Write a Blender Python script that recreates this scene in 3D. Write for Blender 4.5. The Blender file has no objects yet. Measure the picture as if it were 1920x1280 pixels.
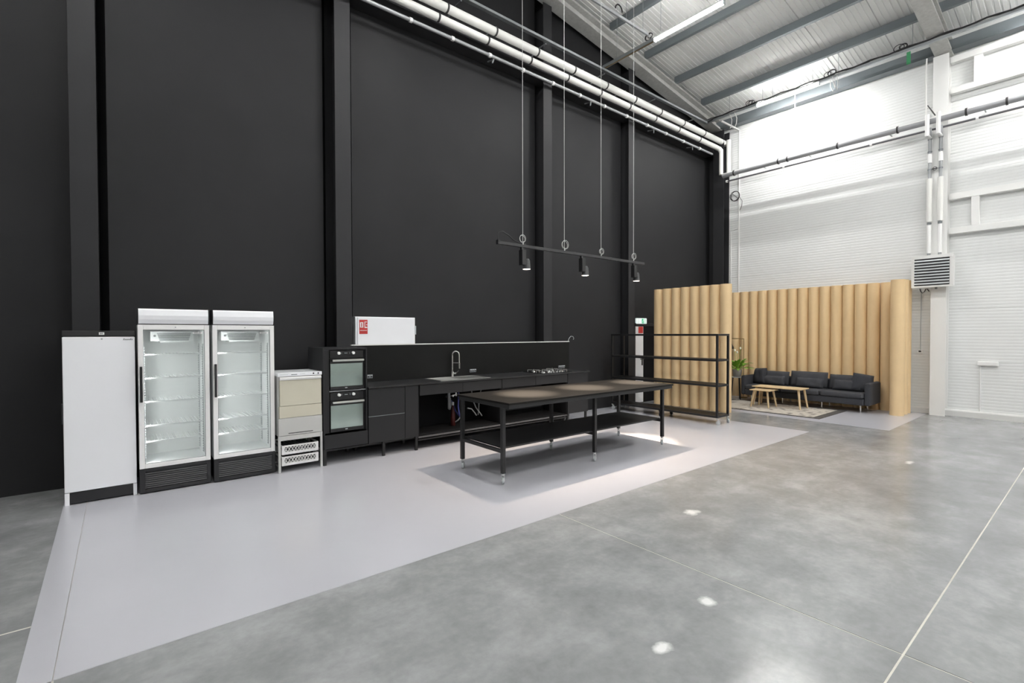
import bpy, math, random
from mathutils import Vector, Matrix
random.seed(7)
PI = math.pi
sc = bpy.context.scene
COL = sc.collection

# ------------------------------------------------------------------ camera, world, exposure
YAW, PITCH, ROLL, FPX = 0.891079829, 0.0163595321, -0.00256838653, 909.078665
CAMH = 1.6
fw = Vector((math.cos(YAW)*math.cos(PITCH), math.sin(YAW)*math.cos(PITCH), -math.sin(PITCH)))
r0 = Vector((math.sin(YAW), -math.cos(YAW), 0)); u0 = r0.cross(fw)
rt = r0*math.cos(ROLL) + u0*math.sin(ROLL); up = -r0*math.sin(ROLL) + u0*math.cos(ROLL)
cam_d = bpy.data.cameras.new('camera'); cam = bpy.data.objects.new('camera', cam_d); COL.objects.link(cam)
cam_d.sensor_width = 36; cam_d.lens = FPX/1920*36; cam_d.clip_start = .05; cam_d.clip_end = 100
m = Matrix((rt, up, -fw)).transposed().to_4x4(); m.translation = (0, 0, CAMH); cam.matrix_world = m
sc.camera = cam
w = bpy.data.worlds.new('world'); sc.world = w; w.use_nodes = True
w.node_tree.nodes['Background'].inputs[0].default_value = (.8, .85, .9, 1)
w.node_tree.nodes['Background'].inputs[1].default_value = .05
sc.view_settings.view_transform = 'Standard'; sc.view_settings.look = 'None'
sc.view_settings.gamma = 1; sc.view_settings.use_curve_mapping = False
sc.view_settings.exposure = 0.46
STRIP_POWER = 620.0      # emission strength of the ceiling strip lights
SPOT_POWER = 118.0       # watts of each warm track spot

# ------------------------------------------------------------------ materials
def mat(name, col, rough=.5, metal=0, bump=0, bscale=40, var=0, vscale=3, spec=None, coat=0, emit=None, estr=0, rvar=0):
    M = bpy.data.materials.new(name); M.use_nodes = True
    n = M.node_tree.nodes; l = M.node_tree.links; b = n['Principled BSDF']
    b.inputs['Base Color'].default_value = (*col, 1); b.inputs['Roughness'].default_value = rough; b.inputs['Metallic'].default_value = metal
    if spec is not None: b.inputs['Specular IOR Level'].default_value = spec
    if coat: b.inputs['Coat Weight'].default_value = coat; b.inputs['Coat Roughness'].default_value = .05
    if emit: b.inputs['Emission Color'].default_value = (*emit, 1); b.inputs['Emission Strength'].default_value = estr
    tc = n.new('ShaderNodeTexCoord')
    if var or rvar:
        t = n.new('ShaderNodeTexNoise'); t.inputs['Scale'].default_value = vscale; t.inputs['Detail'].default_value = 6
        l.new(tc.outputs['Object'], t.inputs['Vector'])
        if var:
            mx = n.new('ShaderNodeMix'); mx.data_type = 'RGBA'
            mx.inputs[6].default_value = (*[c*(1-var) for c in col], 1); mx.inputs[7].default_value = (*[min(1, c*(1+var)) for c in col], 1)
            l.new(t.outputs['Fac'], mx.inputs[0]); l.new(mx.outputs[2], b.inputs['Base Color'])
        if rvar:
            mr = n.new('ShaderNodeMapRange'); mr.inputs[3].default_value = rough-rvar; mr.inputs[4].default_value = rough+rvar
            l.new(t.outputs['Fac'], mr.inputs[0]); l.new(mr.outputs[0], b.inputs['Roughness'])
    if bump:
        t2 = n.new('ShaderNodeTexNoise'); t2.inputs['Scale'].default_value = bscale; t2.inputs['Detail'].default_value = 4
        l.new(tc.outputs['Object'], t2.inputs['Vector'])
        bp = n.new('ShaderNodeBump'); bp.inputs['Strength'].default_value = bump; bp.inputs['Distance'].default_value = .01
        l.new(t2.outputs['Fac'], bp.inputs['Height']); l.new(bp.outputs[0], b.inputs['Normal'])
    return M

def emitmat(name, col, s):
    M = bpy.data.materials.new(name); M.use_nodes = True; n = M.node_tree.nodes; l = M.node_tree.links
    n.remove(n['Principled BSDF']); e = n.new('ShaderNodeEmission'); e.inputs[0].default_value = (*col, 1); e.inputs[1].default_value = s
    l.new(e.outputs[0], n['Material Output'].inputs[0]); return M

def glassmat(name, tint, gloss=.08):
    M = bpy.data.materials.new(name); M.use_nodes = True; n = M.node_tree.nodes; l = M.node_tree.links
    n.remove(n['Principled BSDF'])
    tr = n.new('ShaderNodeBsdfTransparent'); tr.inputs[0].default_value = (*tint, 1)
    gl = n.new('ShaderNodeBsdfGlossy'); gl.inputs['Roughness'].default_value = .03
    fr = n.new('ShaderNodeFresnel'); fr.inputs[0].default_value = 1.5
    ad = n.new('ShaderNodeMath'); ad.operation = 'ADD'; ad.inputs[1].default_value = gloss
    mx = n.new('ShaderNodeMixShader'); l.new(fr.outputs[0], ad.inputs[0]); l.new(ad.outputs[0], mx.inputs[0])
    l.new(tr.outputs[0], mx.inputs[1]); l.new(gl.outputs[0], mx.inputs[2]); l.new(mx.outputs[0], n['Material Output'].inputs[0]); return M

def concrete():
    M = bpy.data.materials.new('polished_concrete'); M.use_nodes = True; n = M.node_tree.nodes; l = M.node_tree.links; b = n['Principled BSDF']
    tc = n.new('ShaderNodeTexCoord')
    def noise(scale, detail, dist=0, vec=None):
        t = n.new('ShaderNodeTexNoise'); t.inputs['Scale'].default_value = scale; t.inputs['Detail'].default_value = detail; t.inputs['Distortion'].default_value = dist
        t.inputs['Roughness'].default_value = .62
        l.new(vec or tc.outputs['Object'], t.inputs['Vector']); return t
    def mth(op, a, c):
        x = n.new('ShaderNodeMath'); x.operation = op
        for i, v in enumerate((a, c)):
            if isinstance(v, (int, float)): x.inputs[i].default_value = v
            else: l.new(v, x.inputs[i])
        return x.outputs[0]
    mp = n.new('ShaderNodeMapping'); mp.inputs['Scale'].default_value = (.8, 1.6, 1); mp.inputs['Rotation'].default_value = (0, 0, .6)
    l.new(tc.outputs['Object'], mp.inputs[0])
    a = noise(.8, 9, .25, mp.outputs[0]); c = noise(3.0, 9, .3); d = noise(22, 6)
    s = mth('ADD', mth('MULTIPLY', a.outputs['Fac'], .50), mth('ADD', mth('MULTIPLY', c.outputs['Fac'], .36), mth('MULTIPLY', d.outputs['Fac'], .14)))
    cr = n.new('ShaderNodeValToRGB'); cr.color_ramp.elements[0].position = .29; cr.color_ramp.elements[0].color = (.168, .174, .177, 1)
    cr.color_ramp.elements[1].position = .71; cr.color_ramp.elements[1].color = (.46, .466, .472, 1)
    e = cr.color_ramp.elements.new(.5); e.color = (.285, .291, .296, 1)
    l.new(s, cr.inputs[0])
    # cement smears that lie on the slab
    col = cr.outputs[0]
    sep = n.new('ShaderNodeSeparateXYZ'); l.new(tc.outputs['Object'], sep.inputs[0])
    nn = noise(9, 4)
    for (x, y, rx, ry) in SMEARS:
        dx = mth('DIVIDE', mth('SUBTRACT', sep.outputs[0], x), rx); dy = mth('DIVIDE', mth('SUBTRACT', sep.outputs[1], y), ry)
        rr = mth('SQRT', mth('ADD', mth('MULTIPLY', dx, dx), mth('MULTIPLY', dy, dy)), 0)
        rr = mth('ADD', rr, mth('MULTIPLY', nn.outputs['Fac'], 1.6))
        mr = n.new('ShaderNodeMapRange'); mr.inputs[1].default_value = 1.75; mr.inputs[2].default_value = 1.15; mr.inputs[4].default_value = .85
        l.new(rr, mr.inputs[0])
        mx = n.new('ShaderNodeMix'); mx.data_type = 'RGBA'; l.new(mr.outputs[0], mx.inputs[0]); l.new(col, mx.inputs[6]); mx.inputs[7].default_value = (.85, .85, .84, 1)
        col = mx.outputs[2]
    l.new(col, b.inputs['Base Color'])
    mr = n.new('ShaderNodeMapRange'); mr.inputs[1].default_value = .3; mr.inputs[2].default_value = .7; mr.inputs[3].default_value = .15; mr.inputs[4].default_value = .25
    l.new(c.outputs['Fac'], mr.inputs[0]); l.new(mr.outputs[0], b.inputs['Roughness'])
    bp = n.new('ShaderNodeBump'); bp.inputs['Strength'].default_value = .01; bp.inputs['Distance'].default_value = .01
    l.new(c.outputs['Fac'], bp.inputs['Height']); l.new(bp.outputs[0], b.inputs['Normal'])
    return M
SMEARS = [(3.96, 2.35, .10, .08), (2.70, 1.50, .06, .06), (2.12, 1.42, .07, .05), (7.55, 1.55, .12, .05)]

MT = dict(
    concrete=concrete(),
    sealant=mat('joint_sealant', (.62, .6, .54), .6),
    coating=mat('grey_floor_coating', (.51, .512, .55), .215, var=.05, vscale=1.0, rvar=.03),
    blackwall=mat('black_wall_paint', (.0215, .0215, .0230), .62, var=.22, vscale=1.1, bump=.08, bscale=120, spec=.2),
    blackcol=mat('black_column_paint', (.026, .026, .028), .6, var=.1, vscale=4, spec=.25),
    whitewall=mat('white_panel', (.80, .81, .80), .42, var=.02),
    whitesteel=mat('white_steel_paint', (.80, .80, .78), .5, var=.03),
    plinth=mat('white_plinth', (.72, .72, .70), .6, var=.05),
    plaster=mat('hall_white', (.62, .62, .6), .8),
    roofpanel=mat('roof_panel_white', (.87, .88, .86), .45, var=.03),
    purlin=mat('galvanised_purlin', (.20, .225, .24), .45, metal=.35, var=.1, vscale=2),
    spray=mat('sprayed_fireproofing', (.50, .50, .48), .95, bump=.9, bscale=22, var=.22, vscale=14),
    galv=mat('galvanised_steel', (.42, .44, .45), .42, metal=.7, var=.12, vscale=8),
    pipewhite=mat('pipe_jacket_white', (.76, .76, .73), .4, var=.05),
    pipegrey=mat('pipe_grey', (.36, .37, .38), .45, metal=.2),
    pipedark=mat('pipe_dark', (.14, .14, .15), .45, metal=.3),
    clamp=mat('clamp_dark', (.06, .06, .06), .5, metal=.5),
    cable=mat('black_cable', (.02, .02, .022), .55),
    wcable=mat('white_cable', (.75, .75, .73), .5),
    fridge=mat('fridge_white', (.90, .91, .94), .32, coat=.2),
    liner=mat('fridge_liner', (.88, .90, .90), .45),
    doorframe=mat('fridge_door_frame', (.87, .865, .855), .35),
    shelfwire=mat('fridge_shelf_white', (.90, .92, .93), .4),
    lgrey=mat('light_grey_plastic', (.52, .55, .56), .5),
    mgrey=mat('mid_grey_plastic', (.22, .24, .25), .5),
    black=mat('black_plastic', (.016, .016, .018), .45),
    blackgloss=mat('black_glass', (.012, .012, .013), .12),
    fglass=glassmat('clear_pane', (.93, .945, .94), .03),
    ovenglass=mat('oven_mirror_glass', (.40, .48, .45), .12, metal=.85, var=.15, vscale=6),
    steel=mat('brushed_steel', (.62, .62, .60), .3, metal=.9, var=.05, vscale=20),
    chrome=mat('chrome', (.75, .75, .75), .15, metal=1),
    film=mat('cream_protective_film', (.60, .57, .46), .4, var=.06, vscale=5),
    stainless=mat('stainless_panel', (.60, .60, .58), .38, metal=.45, var=.05, vscale=3),
    crate=mat('white_crate_plastic', (.75, .75, .74), .5),
    cabinet=mat('charcoal_laminate', (.021, .021, .0225), .55, var=.08, vscale=2, spec=.3),
    cabinside=mat('black_cabinet_carcass', (.009, .009, .010), .8, spec=.15),
    worktop=mat('black_worktop', (.022, .022, .023), .33, var=.2, vscale=5),
    splash=mat('black_steel_splashback', (.007, .007, .0068), .5, var=.5, vscale=2.2, rvar=.1, spec=.2),
    tabletop=mat('dark_linoleum_tabletop', (.0125, .0118, .011), .5, var=.12, vscale=6, spec=.12),
    blackmetal=mat('black_powder_coated_steel', (.014, .014, .015), .42),
    card=mat('kraft_cardboard', (.78, .57, .32), .7, var=.06, vscale=4, bump=.05, bscale=90),
    cardin=mat('kraft_cardboard_edge', (.62, .46, .28), .8),
    sofa=mat('charcoal_fabric', (.042, .044, .052), .95, var=.15, vscale=25, bump=.25, bscale=160),
    cushion=mat('dark_grey_fabric', (.054, .056, .064), .95, var=.15, vscale=25, bump=.25, bscale=160),
    birch=mat('pale_birch', (.66, .50, .30), .5, var=.12, vscale=9),
    red=mat('safety_red', (.55, .04, .035), .5), white=mat('plain_white', (.85, .85, .84), .5),
    bluecap=mat('blue_hose', (.05, .06, .22), .5), redcap=mat('red_rubber', (.045, .003, .0025), .45),
    green=mat('safety_green', (.0, .28, .13), .4, emit=(.0, .35, .16), estr=.6),
    signwhite=mat('lit_sign_white', (.8, .85, .83), .4, emit=(.8, .9, .87), estr=.45),
    leaf=mat('plant_leaf', (.20, .40, .04), .45, var=.4, vscale=8), flower=mat('plant_flower', (.85, .85, .7), .6),
    pot=mat('grey_pot', (.38, .37, .35), .7), brass=mat('thin_brass', (.32, .22, .10), .4, metal=.7),
    strip=emitmat('strip_light_tube', (1.0, .995, .985), STRIP_POWER),
    ceilingfill=emitmat('ceiling_fill_strip', (1.0, .995, .985), 135.0),  # added glow that brightens the roof underside
    spotlens=emitmat('spot_lens', (1.0, .86, .74), 4.0),
    fridgefill=emitmat('fridge_fill_glow', (1.0, 1.0, .99), 55.0),  # added glow that brightens the fridge insides
    hosegrey=mat('hose_grey', (.26, .27, .28), .5),
    zinc=mat('zinc_plated_steel', (.66, .67, .67), .35, metal=.6),
    slat=mat('grille_slat_grey', (.10, .10, .105), .45),
    headgrey=mat('spot_head_grey', (.075, .077, .08), .5), railgrey=mat('rail_grey', (.030, .030, .032), .45),
    greentag=mat('green_tag', (.05, .3, .12), .5),
)

def diffusermat():
    M = bpy.data.materials.new('strip_diffuser'); M.use_nodes = True; n = M.node_tree.nodes; l = M.node_tree.links
    n.remove(n['Principled BSDF'])
    tr = n.new('ShaderNodeBsdfTransparent'); tr.inputs[0].default_value = (.95, .95, .95, 1)
    e = n.new('ShaderNodeEmission'); e.inputs[0].default_value = (1, .985, .96, 1); e.inputs[1].default_value = 14.0
    a = n.new('ShaderNodeAddShader'); l.new(tr.outputs[0], a.inputs[0]); l.new(e.outputs[0], a.inputs[1]); l.new(a.outputs[0], n['Material Output'].inputs[0])
    return M
MT['diffuser'] = diffusermat()
def rugmat():
    M = bpy.data.materials.new('worn_patterned_rug'); M.use_nodes = True; n = M.node_tree.nodes; l = M.node_tree.links; b = n['Principled BSDF']
    tc = n.new('ShaderNodeTexCoord'); v = n.new('ShaderNodeTexVoronoi'); v.inputs['Scale'].default_value = 7; l.new(tc.outputs['Object'], v.inputs[0])
    t = n.new('ShaderNodeTexNoise'); t.inputs['Scale'].default_value = 9; t.inputs['Detail'].default_value = 8; l.new(tc.outputs['Object'], t.inputs[0])
    mx = n.new('ShaderNodeMath'); mx.operation = 'MULTIPLY'; l.new(v.outputs['Distance'], mx.inputs[0]); mx.inputs[1].default_value = .45
    ad = n.new('ShaderNodeMath'); ad.operation = 'ADD'; l.new(mx.outputs[0], ad.inputs[0]); l.new(t.outputs['Fac'], ad.inputs[1])
    cr = n.new('ShaderNodeValToRGB'); cr.color_ramp.elements[0].position = .50; cr.color_ramp.elements[0].color = (.16, .14, .125, 1)
    cr.color_ramp.elements[1].position = .72; cr.color_ramp.elements[1].color = (.52, .48, .42, 1)
    l.new(ad.outputs[0], cr.inputs[0]); l.new(cr.outputs[0], b.inputs['Base Color']); b.inputs['Roughness'].default_value = .95
    return M
MT['rug'] = rugmat()
MT['rugborder'] = mat('rug_dark_border', (.07, .065, .06), .95, var=.5, vscale=25)

# ------------------------------------------------------------------ mesh helpers
class MB:
    def __init__(s): s.v = []; s.f = []; s.sm = []
    def add(s, vs, fs, smooth=False):
        o = len(s.v); s.v += [tuple(v) for v in vs]; s.f += [tuple(i+o for i in f) for f in fs]; s.sm += [smooth]*len(fs); return s
    def box(s, x0, x1, y0, y1, z0, z1):
        return s.add([(x0,y0,z0),(x1,y0,z0),(x1,y1,z0),(x0,y1,z0),(x0,y0,z1),(x1,y0,z1),(x1,y1,z1),(x0,y1,z1)],
                     [(0,3,2,1),(4,5,6,7),(0,1,5,4),(1,2,6,5),(2,3,7,6),(3,0,4,7)])
    def bar(s, p, q, a, b=None, up=(0,0,1)):          # square bar from p to q
        b = b or a; p = Vector(p); q = Vector(q); d = (q-p).normalized(); u = Vector(up)
        if abs(d.dot(u)) > .95: u = Vector((1,0,0))
        x = d.cross(u).normalized(); y = x.cross(d).normalized()
        vs = [c + x*sx*a/2 + y*sy*b/2 for c in (p, q) for sx, sy in ((-1,-1),(1,-1),(1,1),(-1,1))]
        return s.add(vs, [(3,2,1,0),(4,5,6,7),(0,1,5,4),(1,2,6,5),(2,3,7,6),(3,0,4,7)])
    def cyl(s, p, q, r, r2=None, n=16, caps=True):
        r2 = r if r2 is None else r2; p = Vector(p); q = Vector(q); d = (q-p).normalized(); u = Vector((0,0,1)) if abs(d.z) < .95 else Vector((1,0,0))
        x = d.cross(u).normalized(); y = x.cross(d).normalized()
        vs = []
        for c, rr in ((p, r), (q, r2)):
            for i in range(n):
                a = 2*PI*i/n; vs.append(c + (x*math.cos(a) + y*math.sin(a))*rr)
        s.add(vs, [(i, (i+1) % n, n+(i+1) % n, n+i) for i in range(n)], True)
        if caps:
            s.add(vs[:n], [tuple(range(n-1, -1, -1))]); s.add(vs[n:], [tuple(range(n))])
        return s
    def tube(s, pts, r, n=8):                           # round cable along points
        P = [Vector(p) for p in pts]; vs = []; prev = None
        for i, p in enumerate(P):
            d = (P[min(i+1, len(P)-1)] - P[max(i-1, 0)]).normalized()
            if prev is None:
                u = Vector((0,0,1)) if abs(d.z) < .9 else Vector((1,0,0)); x = d.cross(u).normalized()
            else: x = (prev - d*prev.dot(d)).normalized()
            prev = x; y = d.cross(x)
            for k in range(n):
                a = 2*PI*k/n; vs.append(p + (x*math.cos(a) + y*math.sin(a))*r)
        fs = [(i*n+k, i*n+(k+1) % n, (i+1)*n+(k+1) % n, (i+1)*n+k) for i in range(len(P)-1) for k in range(n)]
        s.add(vs, fs, True); s.add(vs[:n], [tuple(range(n-1,-1,-1))]); s.add(vs[-n:], [tuple(range(n))]); return s
    def prism(s, prof, axis, a, b):                     # profile in the two other axes, extruded along axis
        def P(t, u, v): return (t,u,v) if axis == 0 else (u,t,v) if axis == 1 else (u,v,t)
        n = len(prof); vs = [P(a,*p) for p in prof] + [P(b,*p) for p in prof]
        return s.add(vs, [tuple(range(n-1,-1,-1)), tuple(range(n,2*n))] + [(i,(i+1)%n,n+(i+1)%n,n+i) for i in range(n)])
    def ring(s, c, axis, R, r, n=24, k=8, sx=1, a0=0, a1=2*PI):
        pts = []
        for i in range(n+1):
            a = a0 + (a1-a0)*i/n; u, v = R*math.cos(a)*sx, R*math.sin(a)
            pts.append((c[0], c[1]+u, c[2]+v) if axis == 0 else (c[0]+u, c[1], c[2]+v) if axis == 1 else (c[0]+u, c[1]+v, c[2]))
        return s.tube(pts, r, k)
    def hollow(s, x, y, z0, z1, r, th, n=28):
        vs = []
        for z, rr in ((z0,r),(z1,r),(z1,r-th),(z0,r-th)):
            vs += [(x+rr*math.cos(2*PI*i/n), y+rr*math.sin(2*PI*i/n), z) for i in range(n)]
        for j in range(4):
            s.add([vs[j*n+i] for i in range(n)] + [vs[((j+1)%4)*n+i] for i in range(n)],
                  [(i,(i+1)%n,n+(i+1)%n,n+i) for i in range(n)], j in (0,2))
        return s
    def lathe(s, c, prof, n=20):
        vs = [(c[0]+r*math.cos(2*PI*i/n), c[1]+r*math.sin(2*PI*i/n), c[2]+z) for r, z in prof for i in range(n)]
        return s.add(vs, [(j*n+i, j*n+(i+1)%n, (j+1)*n+(i+1)%n, (j+1)*n+i) for j in range(len(prof)-1) for i in range(n)], True)
    def pillow(s, c, w, h, d, rot=None, e=.45, n=12, flat=.35):   # soft cushion: w along local x, h along local z, d thick along y
        vs = []; fs = []
        R = rot or Matrix.Identity(3); c = Vector(c)
        for side in (-1, 1):
            for i in range(n+1):
                for j in range(n+1):
                    u = 2*i/n-1; v = 2*j/n-1
                    t = max(0, (1-abs(u)**3.2)*(1-abs(v)**3.2))**e
                    pin = 1-.06*(abs(u)**2)*(1-abs(v)) ; pin2 = 1-.06*(abs(v)**2)*(1-abs(u))
                    wr = .04*d*math.sin(5*u+3*v)*t
                    vs.append(c + R @ Vector((u*w/2*pin2, side*(d/2*(t*.92+.03))+wr, v*h/2*pin)))
        k = (n+1)**2
        for i in range(n):
            for j in range(n):
                a = i*(n+1)+j; b = a+n+1
                fs.append((a, b, b+1, a+1)); fs.append((k+a, k+a+1, k+b+1, k+b))
        rim = [i*(n+1) for i in range(n+1)] + [n*(n+1)+j for j in range(1, n+1)] + [i*(n+1)+n for i in range(n-1,-1,-1)] + [j for j in range(n-1, 0, -1)]
        for q in range(len(rim)):
            a, b = rim[q], rim[(q+1) % len(rim)]; fs.append((a, k+a, k+b, b))
        return s.add(vs, fs, True)
    def mesh(s, name, off=(0,0,0)):
        me = bpy.data.meshes.new(name); me.from_pydata([(v[0]-off[0], v[1]-off[1], v[2]-off[2]) for v in s.v], [], s.f)
        me.polygons.foreach_set('use_smooth', s.sm); me.validate(); me.update(); return me

def props(o, label=None, cat=None, group=None, kind=None):
    for k, v in (('label', label), ('category', cat), ('group', group), ('kind', kind)):
        if v: o[k] = v
    return o
def bevel(o, wdt, seg=2):
    md = o.modifiers.new('bevel', 'BEVEL'); md.width = wdt; md.segments = seg; md.limit_method = 'ANGLE'; md.angle_limit = .6
def thing(name, label, cat, loc=(0,0,0), group=None, kind=None):
    o = bpy.data.objects.new(name, None); COL.objects.link(o); o.location = loc; o.empty_display_size = .1
    return props(o, label, cat, group, kind)
def base(o):
    p = Vector((0,0,0))
    while o: p += Vector(o.location); o = o.parent
    return p
def part(root, name, mb, m_, bev=0, label=None, kind=None):
    """mesh child; coordinates of mb are world coordinates"""
    off = base(root); me = mb.mesh(name, off); me.materials.append(MT[m_])
    o = bpy.data.objects.new(name, me); COL.objects.link(o); o.parent = root
    if bev: bevel(o, bev)
    return props(o, label=label, kind=kind)
def solo(name, mb, m_, label=None, cat=None, group=None, kind=None, bev=0, loc=None):
    loc = loc or (0,0,0)
    me = mb.mesh(name, loc); me.materials.append(MT[m_]); o = bpy.data.objects.new(name, me); COL.objects.link(o); o.location = loc
    if bev: bevel(o, bev)
    return props(o, label, cat, group, kind)
def clone(o, parent=None, loc=None, label=None):
    c = o.copy(); COL.objects.link(c); c.parent = parent
    if loc is not None: c.location = loc
    if label: c['label'] = label
    for ch in list(o.children): clone(ch, c)
    return c
def share(root, name, me, loc, bev=0):
    o = bpy.data.objects.new(name, me); COL.objects.link(o); o.parent = root; o.location = loc
    if bev: bevel(o, bev)
    return o
def BX(*a): return MB().box(*a)

# ------------------------------------------------------------------ setting
WY, WX = 6.85, 12.44                  # black gable wall plane, white side wall plane
XL, YB = -13.0, -10.5                 # far ends of the hall behind the camera
RIDGE = -.28; SL = .14
def Zr(x):                            # underside of the rafters
    return 6.86 + SL*(WX - x) if x >= RIDGE else 6.86 + SL*(WX - RIDGE) - SL*(RIDGE - x)
FZ = .003                            # top of the floor coating

def build_floor():
    fl = solo('floor', BX(XL-.2, WX+.2, YB-.2, WY+.4, -.3, -.0025), 'sealant', 'light joint sealant showing between the concrete floor slabs', kind='structure')
    xs = [XL-.2, -.263, 3.01, WX+.2]; ys = [YB-.2, .635, WY+.26]; g = .005
    for i in range(3):
        for j in range(2):
            s = part(fl, 'slab', BX(xs[i]+(g if i else 0), xs[i+1]-(g if i < 2 else 0), ys[j]+(g if j else 0), ys[j+1]-(g if j == 0 else 0), -.2, 0), 'concrete')
    part(fl, 'filled_joint', BX(-3.0, -.275, 3.70, 3.712, .0, .0006), 'sealant')
    c = thing('floor_coating', 'pale grey painted floor area under the kitchen', None, kind='structure')
    part(c, 'coating_field', MB().prism([(-.39, 3.06), (-.2645, 3.06), (-.2645, WY-.02), (-.44, WY-.02)], 2, .0001, FZ), 'coating')
    part(c, 'coating_field', BX(-.2615, 8.645, 3.06, WY-.02, .0001, FZ), 'coating')
    c = thing('floor_coating', 'pale grey painted floor area under the sofa corner', None, kind='structure')
    part(c, 'coating_field', BX(9.75, WX-.02, 2.27, WY-.02, .0001, FZ), 'coating')
build_floor()

def ribbed(y0, y1, n, dep, sgn=1):
    """profile points across a panel with n shallow grooves (u along, v depth)"""
    pts = []; st = (y1-y0)/n
    for i in range(n):
        a = y0+i*st; pts += [(a, 0), (a+st*.62, 0), (a+st*.68, dep), (a+st*.94, dep)]
    pts.append((y1, 0)); return pts

def build_walls():
    gable = [(XL, 0), (WX+.2, 0), (WX+.2, 7.6), (RIDGE, 9.2), (XL, 7.6)]
    wb = solo('wall_back', MB().prism(gable, 1, WY+.26, WY+.40), 'cabinside', 'tall black painted gable wall behind the kitchen', kind='structure')  # backing blacker than the wall paint, deepens the shade in the slots
    def roofz(x): return 9.2-(9.2-7.6)*(abs(x-RIDGE)/((WX+.2-RIDGE) if x > RIDGE else (RIDGE-XL)))
    edges = [XL, -.385, -.085, 2.20, 2.60, 6.10, 6.36, 8.63, 8.85, WX+.2]  # invented slots around the columns, shaped to give black bands of shade
    for k in range(0, len(edges), 2):
        a, b = edges[k], edges[k+1]
        pf = [(a, 0), (b, 0), (b, roofz(b)-.02)] + ([(RIDGE, 9.18)] if a < RIDGE < b else []) + [(a, roofz(a)-.02)]
        part(wb, 'wall_bay', MB().prism(pf, 1, WY, WY+.259), 'blackwall')
    solo('wall_front', MB().prism(gable, 1, YB-.2, YB), 'plaster', 'white gable wall behind the viewer', kind='structure')
    solo('wall_left', BX(XL-.2, XL, YB-.2, WY+.2, 0, 7.6), 'plaster', 'white side wall far to the left', kind='structure')
    wr = solo('wall_right', BX(WX+.03, WX+.2, YB-.2, WY, 0, 7.6), 'plaster', 'white side wall of horizontally ribbed panels', kind='structure')
    zs = [.06, 1.05, 2.05, 3.04, 4.03, 5.02, 6.01, 7.0, 7.6]
    for i in range(len(zs)-1):
        z0, z1 = zs[i]+.0015, zs[i+1]-.0015
        pr = ribbed(z0, z1, max(4, int((z1-z0)/.058)), .0025)
        prof = [(WX+v, u) for u, v in pr] + [(WX+.029, z1), (WX+.029, z0)]
        mb = MB(); n = len(prof)
        vs = [(a, YB, b) for a, b in prof] + [(a, WY-.001, b) for a, b in prof]
        mb.add(vs, [(k, n+k, n+(k+1) % n, (k+1) % n) for k in range(n)])
        part(wr, 'panel', mb, 'whitewall')
    solo('baseboard_right', MB().prism([(WX-.05, 0), (WX-.05, .10), (WX-.035, .125), (WX, .125), (WX, 0)], 1, YB, WY-.01), 'plinth', 'low white plinth along the panelled side wall', kind='structure')
build_walls()

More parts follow.
